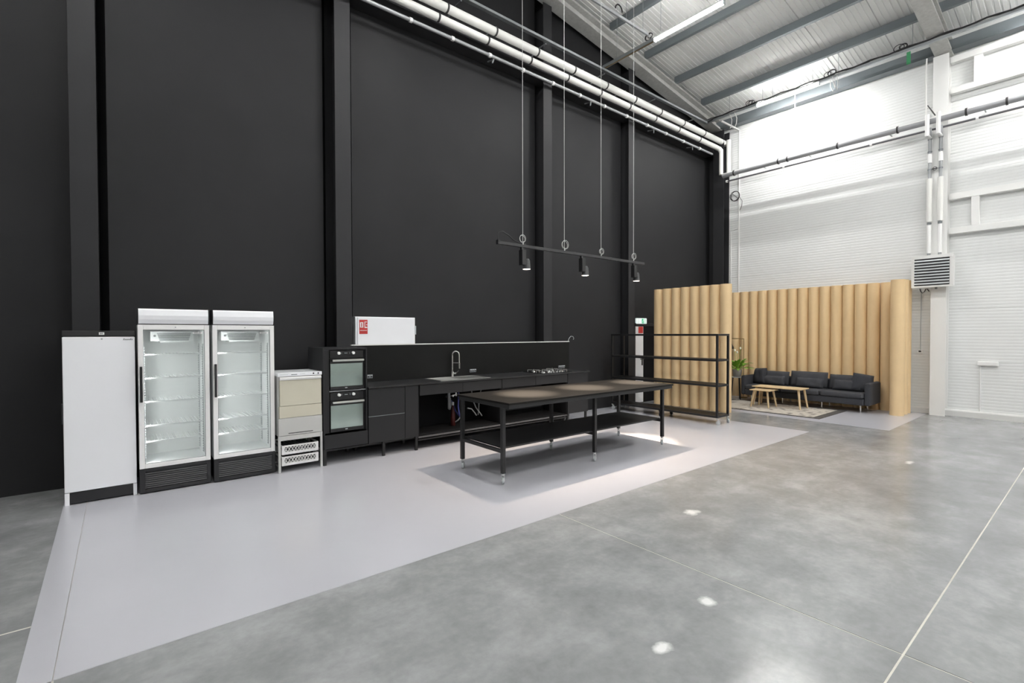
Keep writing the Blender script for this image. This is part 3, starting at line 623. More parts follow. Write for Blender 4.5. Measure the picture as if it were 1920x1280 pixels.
def glass_fridge(x0, y, label):
    W_ = .606; x1 = x0+W_; z = FZ; D = .56
    t = thing('glass_door_fridge', label, 'fridge', (x0+W_/2, y+.28, z), 'glass door drinks fridges')
    c = MB().box(x0+.004, x0+.045, y+.05, y+D, .255, 1.70).box(x1-.045, x1-.004, y+.05, y+D, .255, 1.70).box(x0+.045, x1-.045, y+D-.05, y+D, .255, 1.70).box(x0+.045, x1-.045, y+.05, y+D-.05, 1.655, 1.70).box(x0+.045, x1-.045, y+.05, y+D-.05, .255, .30)
    part(t, 'cabinet', c, 'liner')
    pr = [(y+.004, 1.708), (y-.012, 1.75), (y-.016, 1.79), (y-.006, 1.845), (y+.004, 1.858), (y+.20, 1.858), (y+.20, 1.708)]
    part(t, 'light_canopy', MB().prism(pr, 0, x0+.008, x1-.008), 'fridge')
    for a in (x0, x1-.0075): part(t, 'canopy_end', BX(a, a+.0075, y+.006, y+.20, 1.708, 1.864), 'black')
    part(t, 'canopy_gap', BX(x0+.01, x1-.01, y+.012, y+.19, 1.7005, 1.7075), 'black')
    d = part(t, 'door', BX(x0, x0+.044, y, y+.045, .257, 1.698).box(x1-.044, x1, y, y+.045, .257, 1.698).box(x0+.044, x1-.044, y, y+.045, 1.648, 1.698).box(x0+.044, x1-.044, y, y+.045, .257, .30), 'doorframe', .004)
    part(d, 'glass_pane', BX(x0+.044, x1-.044, y+.016, y+.024, .30, 1.648), 'fglass')
    part(d, 'gasket', BX(x0+.044, x0+.048, y+.008, y+.0155, .30, 1.648).box(x1-.048, x1-.044, y+.008, y+.0155, .30, 1.648).box(x0+.048, x1-.048, y+.008, y+.0155, 1.644, 1.648).box(x0+.048, x1-.048, y+.008, y+.0155, .30, .304), 'mgrey')
    part(d, 'handle', BX(x0+.012, x0+.034, y-.035, y-.018, .926, 1.282).box(x0+.015, x0+.031, y-.018, y-.0005, .94, .98).box(x0+.015, x0+.031, y-.018, y-.0005, 1.17, 1.25), 'black', .004)
    part(d, 'lock', MB().cyl((x0+.31, y+.002, 1.673), (x0+.31, y-.004, 1.673), .006), 'galv')
    s = part(d, 'brand_sticker', BX(x1-.145, x1-.06, y+.012, y+.0145, 1.605, 1.625), 'white', label='small white sticker with a dark mark')
    part(d, 'sticker_mark', BX(x1-.135, x1-.075, y+.0105, y+.0118, 1.611, 1.618), 'mgrey')
    for k, zz in enumerate((1.395, 1.155, .915, .672, .51)):
        sh = part(t, 'shelf', BX(x0+.058, x1-.058, y+.075, y+.09, zz-.007, zz+.007), 'shelfwire')
        mb = MB()
        for i in range(16):
            xx = x0+.065+(W_-.13)*i/15; mb.box(xx-.002, xx+.002, y+.09, y+D-.07, zz-.002, zz+.002)
        mb.box(x0+.058, x1-.058, y+.30, y+.306, zz-.005, zz-.001)
        part(sh, 'wire_grid', mb, 'shelfwire')
    for a, sg in ((x0+.0455, 1), (x1-.0455, -1)):
        mb = MB(); 
        for q in (.10, .42):
            aa, bb = sorted((a, a+sg*.006)); mb.box(aa, bb, y+q, y+q+.02, .33, 1.50)
            for i in range(44):
                zz = .34+.026*i; a2, b2 = sorted((a+sg*.006, a+sg*.012)); mb.box(a2, b2, y+q-.002, y+q+.022, zz, zz+.01)
        part(t, 'shelf_rail', mb, 'lgrey')
    part(t, 'added_fill_strip', BX(x0+.0451, x0+.0461, y+.052, y+.064, .34, 1.62), 'fridgefill')  # glowing strip added to brighten the inside, no lamp known here
    e = part(t, 'evaporator_cover', MB().prism([(x0+.11, 1.63), (x1-.12, 1.63), (x1-.12, 1.53), (x1-.16, 1.53), (x1-.165, 1.515), (x0+.19, 1.515), (x0+.185, 1.53), (x0+.11, 1.53)], 1, y+.20, y+.45), 'liner')
    mb = MB()
    for i in range(6):
        zz = 1.537+.014*i; mb.box(x0+.185-.004*i, x1-.165+.004*i, y+.194, y+.1995, zz, zz+.007)
    part(e, 'fan_grille', mb, 'mgrey')
    part(e, 'thermostat_knob', MB().cyl((x0+.145, y+.199, 1.585), (x0+.145, y+.188, 1.585), .011), 'mgrey')
    b = part(t, 'base_panel', BX(x0, x1, y+.02, y+.05, z+.012, .252).box(x0, x0+.045, y, y+.02, z+.012, .252).box(x1-.035, x1, y, y+.02, z+.012, .252).box(x0+.045, x1-.035, y, y+.02, .222, .252).box(x0+.045, x1-.035, y, y+.02, z+.012, .052), 'black', .002)
    for i in range(8):
        zz = .06+.020*i
        part(b, 'grille_slat', MB().prism([(y+.001, zz), (y+.001, zz+.006), (y+.016, zz+.014), (y+.016, zz+.008)], 0, x0+.046, x1-.036), 'slat')
    part(t, 'underbody', BX(x0+.01, x1-.01, y+.051, y+D, z+.03, .254), 'black')
    for a in (x0+.03, x1-.06):
        for q in (.06, .48): part(t, 'foot', MB().cyl((a+.015, y+q+.02, z), (a+.015, y+q+.02, z+.03), .018), 'black')
glass_fridge(.134, 6.06, 'glass door drinks fridge beside the solid white fridge')
glass_fridge(.767, 6.04, 'glass door drinks fridge beside the cream dishwasher')

# ------------------------------------------------------------------ dishwasher on its stand
def dishwasher():
    x0, x1, y, z = 1.392, 1.886, 5.975, FZ
    s = thing('dishwasher_stand', 'steel stand with four legs under the dishwasher', 'stand', ((x0+x1)/2, y+.27, z))
    for a in (x0, x1-.026):
        for q in (y, y+.50): part(s, 'leg', BX(a, a+.026, q, q+.026, z, .426), 'stainless', .002)
    part(s, 'rail', BX(x0+.027, x1-.027, y+.002, y+.024, .372, .424), 'stainless'); part(s, 'rail', BX(x0+.027, x1-.027, y+.50, y+.522, .372, .424), 'stainless')
    for zz in (.196, .068):
        for a in (x0+.003, x1-.015): part(s, 'runner', BX(a, a+.012, y+.027, y+.50, zz, zz+.014), 'stainless')
        part(s, 'runner_bar', BX(x0+.015, x1-.016, y+.27, y+.285, zz, zz+.014), 'stainless')
    t = thing('dishwasher', 'stainless undercounter dishwasher with cream film on its door', 'dishwasher', ((x0+x1)/2, y+.27, .4265))
    part(t, 'body', BX(x0, x1, y+.03, y+.54, .4265, 1.112), 'stainless', .003)
    part(t, 'top', BX(x0-.002, x1+.002, y+.03, y+.545, 1.1125, 1.152), 'fridge', .004)
    p = part(t, 'control_panel', BX(x0, x1, y, y+.029, 1.112, 1.152), 'fridge', .003)
    for a in (x1-.10, x1-.045): part(p, 'button', MB().cyl((a, y+.001, 1.134), (a, y-.006, 1.134), .0085), 'black')
    part(p, 'display', BX(x0+.145, x0+.21, y-.0015, y-.0004, 1.126, 1.135), 'mgrey'); part(p, 'marking', BX(x0+.02, x0+.11, y-.0015, y-.0004, 1.132, 1.136).box(x0+.24, x0+.30, y-.0015, y-.0004, 1.130, 1.134), 'lgrey')
    d = part(t, 'door', BX(x0+.02, x1-.01, y, y+.029, .772, 1.068), 'film', .003)
    part(d, 'door_handle', MB().prism([(y-.012, 1.070), (y-.014, 1.09), (y-.002, 1.104), (y+.028, 1.104), (y+.028, 1.0695)], 0, x0+.02, x1-.012), 'crate')
    part(t, 'lower_panel', BX(x0+.014, x1-.006, y+.004, y+.029, .632, .769), 'film', .003)
    part(t, 'kick_panel', BX(x0+.004, x1-.002, y+.004, y+.029, .4285, .628), 'stainless', .003)
    part(t, 'slot', BX(x0+.11, x1-.11, y+.002, y+.0039, .447, .455), 'black')
    for zz, lb in ((.211, 'upper white dish rack in the dishwasher stand'), (.083, 'lower white dish rack in the dishwasher stand')):
        a, b = x0+.034, x1-.052; q0, q1 = y-.005, y+.45; h = .104
        k = thing('dish_rack', lb, 'dish rack', ((a+b)/2, y+.22, zz), 'dish racks')
        part(k, 'frame', BX(a, b, q0, q1, zz, zz+.030).box(a, b, q0, q0+.012, zz+.086, zz+h).box(a, b, q1-.012, q1, zz+.086, zz+h).box(a, a+.012, q0+.012, q1-.012, zz+.086, zz+h).box(b-.012, b, q0+.012, q1-.012, zz+.086, zz+h).box(a, a+.03, q0, q0+.012, zz+.03, zz+.086).box(b-.03, b, q0, q0+.012, zz+.03, zz+.086).box(a, a+.03, q1-.012, q1, zz+.03, zz+.086).box(b-.03, b, q1-.012, q1, zz+.03, zz+.086), 'crate')
        mb = MB(); n = 10
        for i in range(n):
            u0 = a+.03+(b-a-.06)*i/n; u1 = a+.03+(b-a-.06)*(i+1)/n
            mb.bar((u0, q0+.006, zz+.03), (u1, q0+.006, zz+.086), .010, .007); mb.bar((u1, q0+.006, zz+.03), (u0, q0+.006, zz+.086), .010, .007)
        part(k, 'front_lattice', mb, 'crate')
        mb = MB()
        for i in range(9):
            u = a+.04+(b-a-.08)*i/8; mb.box(u-.005, u+.005, q0+.012, q1-.012, zz+.03, zz+.07)
        part(k, 'dividers', mb, 'mgrey')
dishwasher()

# ------------------------------------------------------------------ kitchen
KY = 5.97
def legk(root, x, y, h=.196):
    part(root, 'leg', BX(x-.0175, x+.0175, y-.0175, y+.0175, FZ, h), 'blackmetal', .002)
def kitchen():
    x0, x1 = 1.895, 2.447; yb = 6.56
    t = thing('oven_cabinet', 'tall charcoal cabinet holding two built-in ovens', 'cabinet', ((x0+x1)/2, 6.26, FZ))
    part(t, 'side_panel', BX(x0, x0+.02, KY, yb, .20, 1.43), 'cabinet', .001); part(t, 'side_panel', BX(x1-.02, x1, KY, yb, .20, 1.43), 'cabinet', .001)
    part(t, 'top_panel', BX(x0+.02, x1-.02, KY, yb, 1.405, 1.43), 'cabinet', .001); part(t, 'bottom_panel', BX(x0+.02, x1-.02, KY+.02, yb, .20, .218), 'cabinet')
    part(t, 'back_panel', BX(x0+.02, x1-.02, yb-.012, yb, .218, 1.405), 'cabinside')
    part(t, 'divider', BX(x0+.02, x1-.02, KY+.005, yb-.012, .893, .903), 'galv')
    part(t, 'filler_strip', BX(x0+.021, x0+.075, KY+.001, KY+.02, .392, 1.404), 'cabinet'); part(t, 'filler_strip', BX(x1-.055, x1-.021, KY+.012, KY+.03, .392, 1.404), 'cabinside')
    part(t, 'drawer_front', BX(x0+.004, x1-.003, KY-.018, KY-.0005, .202, .372), 'cabinet', .002)
    part(t, 'base_rail', BX(x0+.02, x1, KY+.03, KY+.05, .165, .185), 'blackmetal'); part(t, 'base_rail', BX(x0+.02, x1, yb-.05, yb-.03, .165, .185), 'blackmetal')
    for x, y in ((x0+.018, KY+.018), (x0+.018, yb-.03), (x1-.06, yb-.03)): legk(t, x, y, .199)
    for zt, lb in ((1.400, 'upper built-in black oven with steel handle'), (.888, 'lower built-in black oven with steel handle')):
        o = thing('built_in_oven', lb, 'oven', (2.18, KY+.1, zt-.49), 'built-in ovens')
        a, b = x0+.08, x1-.057
        part(o, 'oven_body', BX(a+.01, b-.01, KY+.02, KY+.52, zt-.485, zt-.003), 'black')
        cp = part(o, 'control_panel', BX(a, b, KY-.016, KY+.019, zt-.098, zt-.004), 'blackgloss', .002)
        for xx in (2.079, 2.259): part(cp, 'knob', MB().cyl((xx, KY-.0165, zt-.035), (xx, KY-.042, zt-.035), .019, .017), 'white')
        part(cp, 'clock', BX(2.15, 2.188, KY-.0175, KY-.0164, zt-.039, zt-.033), 'lgrey')
        part(cp, 'symbol_marks', BX(2.112, 2.118, KY-.0175, KY-.0164, zt-.045, zt-.025).box(2.215, 2.221, KY-.0175, KY-.0164, zt-.045, zt-.025), 'mgrey')
        dr = part(o, 'oven_door', BX(a, b, KY-.016, KY+.019, zt-.487, zt-.102), 'blackgloss', .003)
        part(dr, 'window', BX(a+.004, b-.012, KY-.0185, KY-.0165, zt-.443, zt-.163), 'ovenglass')
        part(dr, 'handle', BX(a+.02, b-.004, KY-.058, KY-.036, zt-.136, zt-.112).box(a+.03, a+.05, KY-.036, KY-.0165, zt-.130, zt-.118).box(b-.03, b-.01, KY-.036, KY-.0165, zt-.130, zt-.118), 'steel', .004)
        part(dr, 'maker_mark', BX(2.155, 2.185, KY-.0175, KY-.0164, zt-.467, zt-.458), 'lgrey')
    # base units
    def front(root, nm, a, b, z0, z1): return part(root, nm, BX(a+.002, b-.002, KY-.018, KY-.0005, z0, z1), 'cabinet', .002)
    def carcass(root, a, b, yb=6.54, z0=.20, z1=.90):
        part(root, 'side_panel', BX(a, a+.016, KY, yb, z0, z1), 'cabinside'); part(root, 'side_panel', BX(b-.016, b, KY, yb, z0, z1), 'cabinside')
        part(root, 'bottom_panel', BX(a+.016, b-.016, KY, yb, z0, z0+.016), 'cabinside'); part(root, 'back_panel', BX(a+.016, b-.016, yb-.012, yb, z0+.016, z1), 'cabinside')
    t = thing('drawer_cabinet', 'charcoal base cabinet with two deep drawers beside the ovens', 'cabinet', (2.71, 6.25, FZ))
    carcass(t, 2.449, 2.962); front(t, 'drawer_front', 2.452, 2.962, .543, .897); front(t, 'drawer_front', 2.452, 2.962, .197, .536)
    part(t, 'drawer_edge', BX(2.455, 2.96, KY-.016, KY-.001, .5365, .5425), 'mgrey')
    part(t, 'base_rail', BX(2.449, 2.962, KY+.03, KY+.05, .165, .185), 'blackmetal')
    legk(t, 2.668, KY+.02); legk(t, 2.49, 6.50); legk(t, 2.93, 6.50)
    t = thing('pull_out_cabinet', 'narrow charcoal pull-out cabinet next to the deep drawers', 'cabinet', (3.06, 6.25, FZ))
    carcass(t, 2.964, 3.163); front(t, 'door', 2.964, 3.163, .197, .897); part(t, 'base_rail', BX(2.964, 3.163, KY+.03, KY+.05, .165, .185), 'blackmetal'); legk(t, 3.143, KY+.02)
    t = thing('sink_cabinet', 'open charcoal sink cabinet with two shallow fronts and bare pipes below', 'cabinet', (3.9, 6.25, FZ))
    part(t, 'side_panel', BX(3.166, 3.182, KY+.0, 6.54, .20, .90), 'cabinside'); part(t, 'side_panel', BX(4.60, 4.612, KY+.03, 6.54, .20, .90), 'cabinside')
    front(t, 'drawer_front', 3.185, 3.885, .752, .897); front(t, 'drawer_front', 3.885, 4.605, .752, .897)
    part(t, 'bottom_panel', BX(3.183, 4.599, KY+.03, 6.54, .186, .20), 'cabinside'); part(t, 'back_panel', BX(3.183, 4.30, 6.528, 6.54, .20, .89), 'cabinside')
    part(t, 'frame_rail', BX(3.166, 4.612, KY-.01, KY+.025, .168, .185), 'slat'); part(t, 'frame_rail', BX(3.166, 4.612, KY+.0, KY+.03, .130, .150), 'blackmetal')
    legk(t, 4.58, 6.50); legk(t, 3.2, 6.50)
    t = thing('hob_cabinet', 'open charcoal hob cabinet with two shallow fronts', 'cabinet', (5.3, 6.25, FZ))
    front(t, 'drawer_front', 4.612, 5.312, .752, .897); front(t, 'drawer_front', 5.312, 6.052, .752, .897)
    part(t, 'side_panel', BX(4.615, 4.63, KY+.03, 6.54, .20, .90), 'cabinside'); part(t, 'side_panel', BX(6.036, 6.05, KY+.0, 6.54, .20, .90), 'cabinside')
    part(t, 'rear_panel', BX(4.632, 5.85, 6.40, 6.415, .30, .75), 'cabinet'); part(t, 'bottom_panel', BX(4.615, 6.05, KY+.03, 6.54, .186, .20), 'cabinside')
    part(t, 'frame_rail', BX(4.614, 6.052, KY-.01, KY+.025, .168, .185), 'slat'); part(t, 'frame_rail', BX(4.614, 6.052, KY+.0, KY+.03, .130, .150), 'blackmetal')
    legk(t, 5.35, 6.50); legk(t, 6.0, KY+.02)
    t = thing('end_cabinet', 'charcoal base cabinet with one door at the right end of the kitchen', 'cabinet', (6.32, 6.25, FZ))
    carcass(t, 6.056, 6.578); front(t, 'door', 6.058, 6.578, .197, .897); legk(t, 6.09, KY+.02); legk(t, 6.55, KY+.02); legk(t, 6.55, 6.50)
    solo('worktop', BX(2.449, 6.615, KY-.035, 6.577, .9005, .922), 'worktop', 'long thin black worktop of the kitchen run', 'worktop', bev=.002, loc=(4.5, 6.25, .9))
    t = thing('splashback', 'black splashback panel standing behind the worktop with pale top edge', 'splashback', (4.6, 6.60, .12))
    part(t, 'panel', BX(2.49, 6.735, 6.58, 6.622, FZ, 1.437), 'splash')
    part(t, 'top_edge', BX(2.475, 6.74, 6.577, 6.625, 1.4375, 1.452), 'pipewhite')
    part(t, 'hook', MB().tube([(6.73, 6.60, 1.452), (6.75, 6.60, 1.50), (6.80, 6.60, 1.545), (6.86, 6.60, 1.54), (6.885, 6.60, 1.505), (6.87, 6.60, 1.48)], .006, 8), 'galv')
    # cable clutter on the splashback and the floor below
    solo('cable', MB().tube([(4.65, 6.3, .007), (4.9, 6.1, .007), (5.1, 6.18, .007), (5.3, 6.02, .007), (5.5, 6.12, .007), (5.7, 6.08, .007)], .006, 6), 'redcap', 'thin red cable on the floor under the hob cabinet', 'cable', loc=(5, 6.1, FZ))
    solo('cable', MB().tube([(4.2, 6.3, .007), (4.35, 6.15, .007), (4.6, 6.12, .007), (4.75, 6.3, .007)], .006, 6), 'wcable', 'thin white cable on the floor under the sink cabinet', 'cable', loc=(4.4, 6.2, FZ))
kitchen()

def sink_and_hob():
    z = .9225
    t = thing('sink', 'stainless inset sink with drainer in the worktop', 'sink', (4.0, 6.25, z))
    rim = MB().box(3.56, 4.44, 6.02, 6.045, z, z+.006).box(3.56, 4.44, 6.475, 6.50, z, z+.006).box(3.56, 3.585, 6.045, 6.475, z, z+.006).box(4.415, 4.44, 6.045, 6.475, z, z+.006).box(3.96, 3.985, 6.045, 6.475, z, z+.006)
    part(t, 'rim', rim, 'steel'); part(t, 'bowl', BX(3.585, 3.96, 6.045, 6.475, z, z+.0015), 'stainless')
    dr = part(t, 'drainer', BX(3.985, 4.415, 6.045, 6.475, z, z+.003), 'steel')
    for i in range(8): part(dr, 'ridge', BX(4.02+.048*i, 4.032+.048*i, 6.07, 6.45, z+.003, z+.0055), 'steel')
    t = thing('spring_faucet', 'tall chrome spring neck kitchen faucet behind the sink', 'faucet', (4.06, 6.51, z))
    part(t, 'base', MB().cyl((4.06, 6.52, z), (4.06, 6.52, z+.09), .022).cyl((4.06, 6.52, z+.055), (4.105, 6.48, z+.06), .017), 'chrome')
    part(t, 'lever', MB().bar((4.105, 6.48, z+.06), (4.13, 6.44, z+.10), .010), 'chrome')
    neck = [(4.06, 6.52, z+.09), (4.06, 6.52, z+.34)] + [(4.06+.04*(1-math.cos(PI*k/10)), 6.52-.035*(1-math.cos(PI*k/10)), z+.34+.062*math.sin(PI*k/10)) for k in range(1, 11)] + [(4.142, 6.448, z+.20)]
    part(t, 'spring_neck', MB().tube(neck, .0125, 12), 'chrome')
    mb = MB()
    for i in range(14): mb.cyl((4.06, 6.52, z+.12+.016*i), (4.06, 6.52, z+.127+.016*i), .0165, n=12)
    part(t, 'spring_coils', mb, 'chrome')
    part(t, 'spray_head', MB().cyl((4.142, 6.448, z+.22), (4.143, 6.447, z+.13), .016, .013), 'chrome')
    part(t, 'holder_arm', MB().bar((4.06, 6.52, z+.22), (4.14, 6.45, z+.22), .008), 'chrome')
    t = thing('gas_hob', 'black gas hob with chrome burners near the end of the worktop', 'hob', (5.85, 6.25, z))
    part(t, 'hob_plate', BX(5.50, 6.22, 6.0, 6.50, z, z+.008), 'blackgloss', .003)
    for (x, y, r) in ((5.63, 6.37, .04), (5.63, 6.14, .055), (5.87, 6.26, .065), (6.08, 6.37, .045), (6.08, 6.14, .04)):
        b = part(t, 'burner', MB().cyl((x, y, z+.008), (x, y, z+.024), r, r*.8), 'chrome')
        mb = MB()
        for k in range(4):
            a = PI/4+k*PI/2; c, s_ = math.cos(a), math.sin(a)
            mb.bar((x+c*.02, y+s_*.02, z+.042), (x+c*.1, y+s_*.1, z+.042), .009).bar((x+c*.1, y+s_*.1, z+.042), (x+c*.1, y+s_*.1, z+.008), .009)
        part(b, 'pan_support', mb, 'steel')
    for k in range(5): part(t, 'knob', MB().cyl((5.72+.07*k, 6.03, z+.008), (5.72+.07*k, 6.03, z+.034), .018, .015), 'chrome')
    for x, n, zz, lb in ((2.69, 2, 1.0, 'double wall socket on the splashback next to the ovens'), (4.425, 3, .995, 'triple wall socket on the splashback right of the faucet'), (6.44, 4, .965, 'four-gang wall socket on the splashback near the hob')):
        t = thing('wall_socket', lb, 'socket', (x, 6.575, zz-.03))
        part(t, 'plate', BX(x, x+.042*n, 6.570, 6.5795, zz-.026, zz+.026), 'mgrey', .003)
        for k in range(n):
            part(t, 'outlet', MB().cyl((x+.021+.042*k, 6.5695, zz), (x+.021+.042*k, 6.566, zz), .012, n=14), 'black')
            part(t, 'cover', BX(x+.004+.042*k, x+.038+.042*k, 6.562, 6.5695, zz+.008, zz+.024), 'lgrey')
    t = thing('hydrant_cabinet', 'white fire hydrant wall cabinet with red fire sign above the splashback', 'cabinet', (3.02, 6.75, 1.2))
    a, b = 2.565, 3.49
    part(t, 'box', BX(a, b, 6.665, WY-.001, 1.20, 1.845), 'fridge', .004)
    d = part(t, 'door', BX(a+.03, b-.01, 6.650, 6.6645, 1.22, 1.83), 'fridge', .003)
    part(t, 'hinge', MB().cyl((b+.004, 6.658, 1.59), (b+.004, 6.658, 1.72), .010), 'lgrey')
    s = part(d, 'fire_sign', BX(2.615, 2.735, 6.647, 6.6495, 1.60, 1.80), 'red', label='red fire hose sign with white pictograms')
    mb = MB(); y = 6.6455
    mb.box(2.625, 2.672, y, 6.6468, 1.69, 1.765).box(2.69, 2.73, y, 6.6468, 1.685, 1.70).box(2.69, 2.70, y, 6.6468, 1.70, 1.775).box(2.69, 2.725, y, 6.6468, 1.765, 1.775).box(2.715, 2.73, y, 6.6468, 1.725, 1.735).box(2.625, 2.725, y, 6.6468, 1.645, 1.652)
    part(d, 'sign_pictogram', mb, 'white')
    part(d, 'sign_symbol', BX(2.642, 2.655, 6.644, 6.6453, 1.70, 1.755), 'red')
sink_and_hob()

def plumbing():
    solo('drain_trap', MB().cyl((3.86, 6.30, .90), (3.86, 6.30, .60), .022).tube([(3.86, 6.30, .62), (3.86, 6.30, .52), (3.87, 6.32, .47), (3.91, 6.36, .45), (3.95, 6.40, .50), (3.95, 6.42, .60), (3.95, 6.46, .62), (3.95, 6.525, .62)], .019, 10), 'hosegrey', 'grey sink drain trap under the sink', 'pipe', loc=(3.86, 6.3, .45))
    t = thing('red_bottle', 'small red bottle standing in the open sink cabinet', 'bottle', (3.93, 6.30, .2005))
    part(t, 'body', MB().lathe((3.93, 6.30, .2005), [(0, 0), (.034, 0), (.038, .01), (.037, .12), (.028, .22), (.016, .27), (.012, .31), (0, .31)], 16), 'redcap')
    part(t, 'cap', MB().cyl((3.93, 6.30, .512), (3.93, 6.30, .56), .018), 'lgrey')
    solo('hose', MB().tube([(3.98, 6.25, .88), (3.985, 6.22, .66), (3.96, 6.2, .5), (3.98, 6.2, .38), (4.03, 6.25, .32), (4.04, 6.4, .4), (4.04, 6.52, .55)], .012, 8), 'bluecap', 'blue water hose under the sink', 'hose', loc=(3.98, 6.2, .3))
    for k, (pts, lb) in enumerate((([(4.02, 6.2, .60), (4.07, 6.2, .50), (4.05, 6.2, .38), (3.97, 6.22, .29), (3.95, 6.26, .26)], 'pale curved hose hanging left under the sink'),
                ([(4.27, 6.3, .74), (4.29, 6.3, .58), (4.34, 6.28, .44), (4.42, 6.26, .33), (4.44, 6.26, .30)], 'pale hose sloping down to the right under the sink'),
                ([(4.50, 6.34, .74), (4.47, 6.36, .62), (4.44, 6.34, .48), (4.42, 6.32, .36), (4.41, 6.32, .31)], 'pale hose sloping down to the left under the sink'),
                ([(4.16, 6.25, .45), (4.24, 6.25, .43), (4.30, 6.25, .36), (4.33, 6.25, .32)], 'short pale hose low under the sink'))):
        solo('hose', MB().tube(pts, .010, 8), 'hosegrey', lb, 'hose', 'hoses under the sink', loc=pts[-1])
    solo('valve', MB().cyl((4.00, 6.5, .64), (4.00, 6.40, .64), .018).cyl((3.96, 6.42, .64), (4.08, 6.42, .66), .014).cyl((4.06, 6.42, .63), (4.06, 6.42, .70), .02), 'chrome', 'chrome water valve under the sink', 'valve', loc=(4.0, 6.45, .63))
plumbing()

# ------------------------------------------------------------------ castors, table, shelf rack
def castor(root, x, y, z, ztop, ang=.6, m_='zinc'):
    c, s = math.cos(ang), math.sin(ang); R = .037
    wx, wy = x-.022*c, y-.022*s; px, py = -s, c
    k = part(root, 'castor', MB().cyl((x, y, ztop), (x, y, ztop-.018), .017).bar((x, y, ztop-.02), (wx, wy, ztop-.028), .036, .008)
             .bar((wx+px*.016, wy+py*.016, ztop-.028), (wx+px*.016, wy+py*.016, z+R-.006), .024, .004, (px, py, 0)).bar((wx-px*.016, wy-py*.016, ztop-.028), (wx-px*.016, wy-py*.016, z+R-.006), .024, .004, (px, py, 0)), m_)
    part(k, 'wheel', MB().cyl((wx-px*.011, wy-py*.011, z+R), (wx+px*.011, wy+py*.011, z+R), R, n=20), 'lgrey' if m_ == 'zinc' else 'black')
    part(k, 'hub', MB().cyl((wx-px*.019, wy-py*.019, z+R), (wx+px*.019, wy+py*.019, z+R), .012), m_)
def table():
    z = FZ; zt = .882
    t = thing('work_table', 'long black work table on castors in the middle of the kitchen', 'table', (4.58, 4.4, z))
    part(t, 'table_top', BX(3.10, 6.07, 3.885, 4.875, zt-.022, zt), 'tabletop', .002)
    part(t, 'top_frame', BX(3.11, 6.06, 3.90, 3.935, zt-.062, zt-.0225).box(3.11, 6.06, 4.825, 4.86, zt-.062, zt-.0225).box(3.11, 3.145, 3.935, 4.825, zt-.062, zt-.0225).box(6.025, 6.06, 3.935, 4.825, zt-.062, zt-.0225).box(4.56, 4.60, 3.935, 4.825, zt-.062, zt-.0225), 'blackmetal', .002)
    for x in (3.135, 4.58, 6.02):
        for y in (4.035, 4.815):
            part(t, 'leg', BX(x-.021, x+.021, y-.021, y+.021, .120, zt-.0625), 'blackmetal', .003)
            castor(t, x, y, z, .119, random.uniform(3.3, 4.6))
        part(t, 'crossbar', BX(x-.018, x+.018, 4.056, 4.794, .335, .37), 'blackmetal')
    part(t, 'lower_shelf', BX(3.158, 5.997, 4.06, 4.79, .371, .389), 'blackmetal', .002)
table()

def rack():
    z = FZ; xa, xb, ya, yb, zt = 8.03, 8.44, 4.28, 6.62, 1.585; s = .035
    t = thing('shelf_rack', 'black steel open shelf rack on castors in front of the cardboard tubes', 'shelf', ((xa+xb)/2, 5.4, z))
    for x in (xa, xb-s):
        for y in (ya, yb-s): part(t, 'post', BX(x, x+s, y, y+s, .122, zt), 'blackmetal', .002)
    for zz in (zt-s, 1.105, .66, .122):
        part(t, 'side_rail', BX(xa, xa+s, ya+s, yb-s, zz, zz+s), 'blackmetal', .002); part(t, 'side_rail', BX(xb-s, xb, ya+s, yb-s, zz, zz+s), 'blackmetal', .002)
        part(t, 'end_rail', BX(xa+s, xb-s, ya, ya+s, zz, zz+s), 'blackmetal', .002); part(t, 'end_rail', BX(xa+s, xb-s, yb-s, yb, zz, zz+s), 'blackmetal', .002)
    for zz in (1.105, .66, .122): part(t, 'shelf_board', BX(xa+s, xb-s, ya+s, yb-s, zz+.018, zz+.032), 'tabletop')
    for x in (xa+.02, xb-.02):
        for y in (ya+.02, yb-.02): castor(t, x, y, z, .121, random.uniform(.5, 2.2))
    for x in (xa+.02, xb-.02): castor(t, x, (ya+yb)/2+.0, z, .121, 1.2, 'black')
rack()

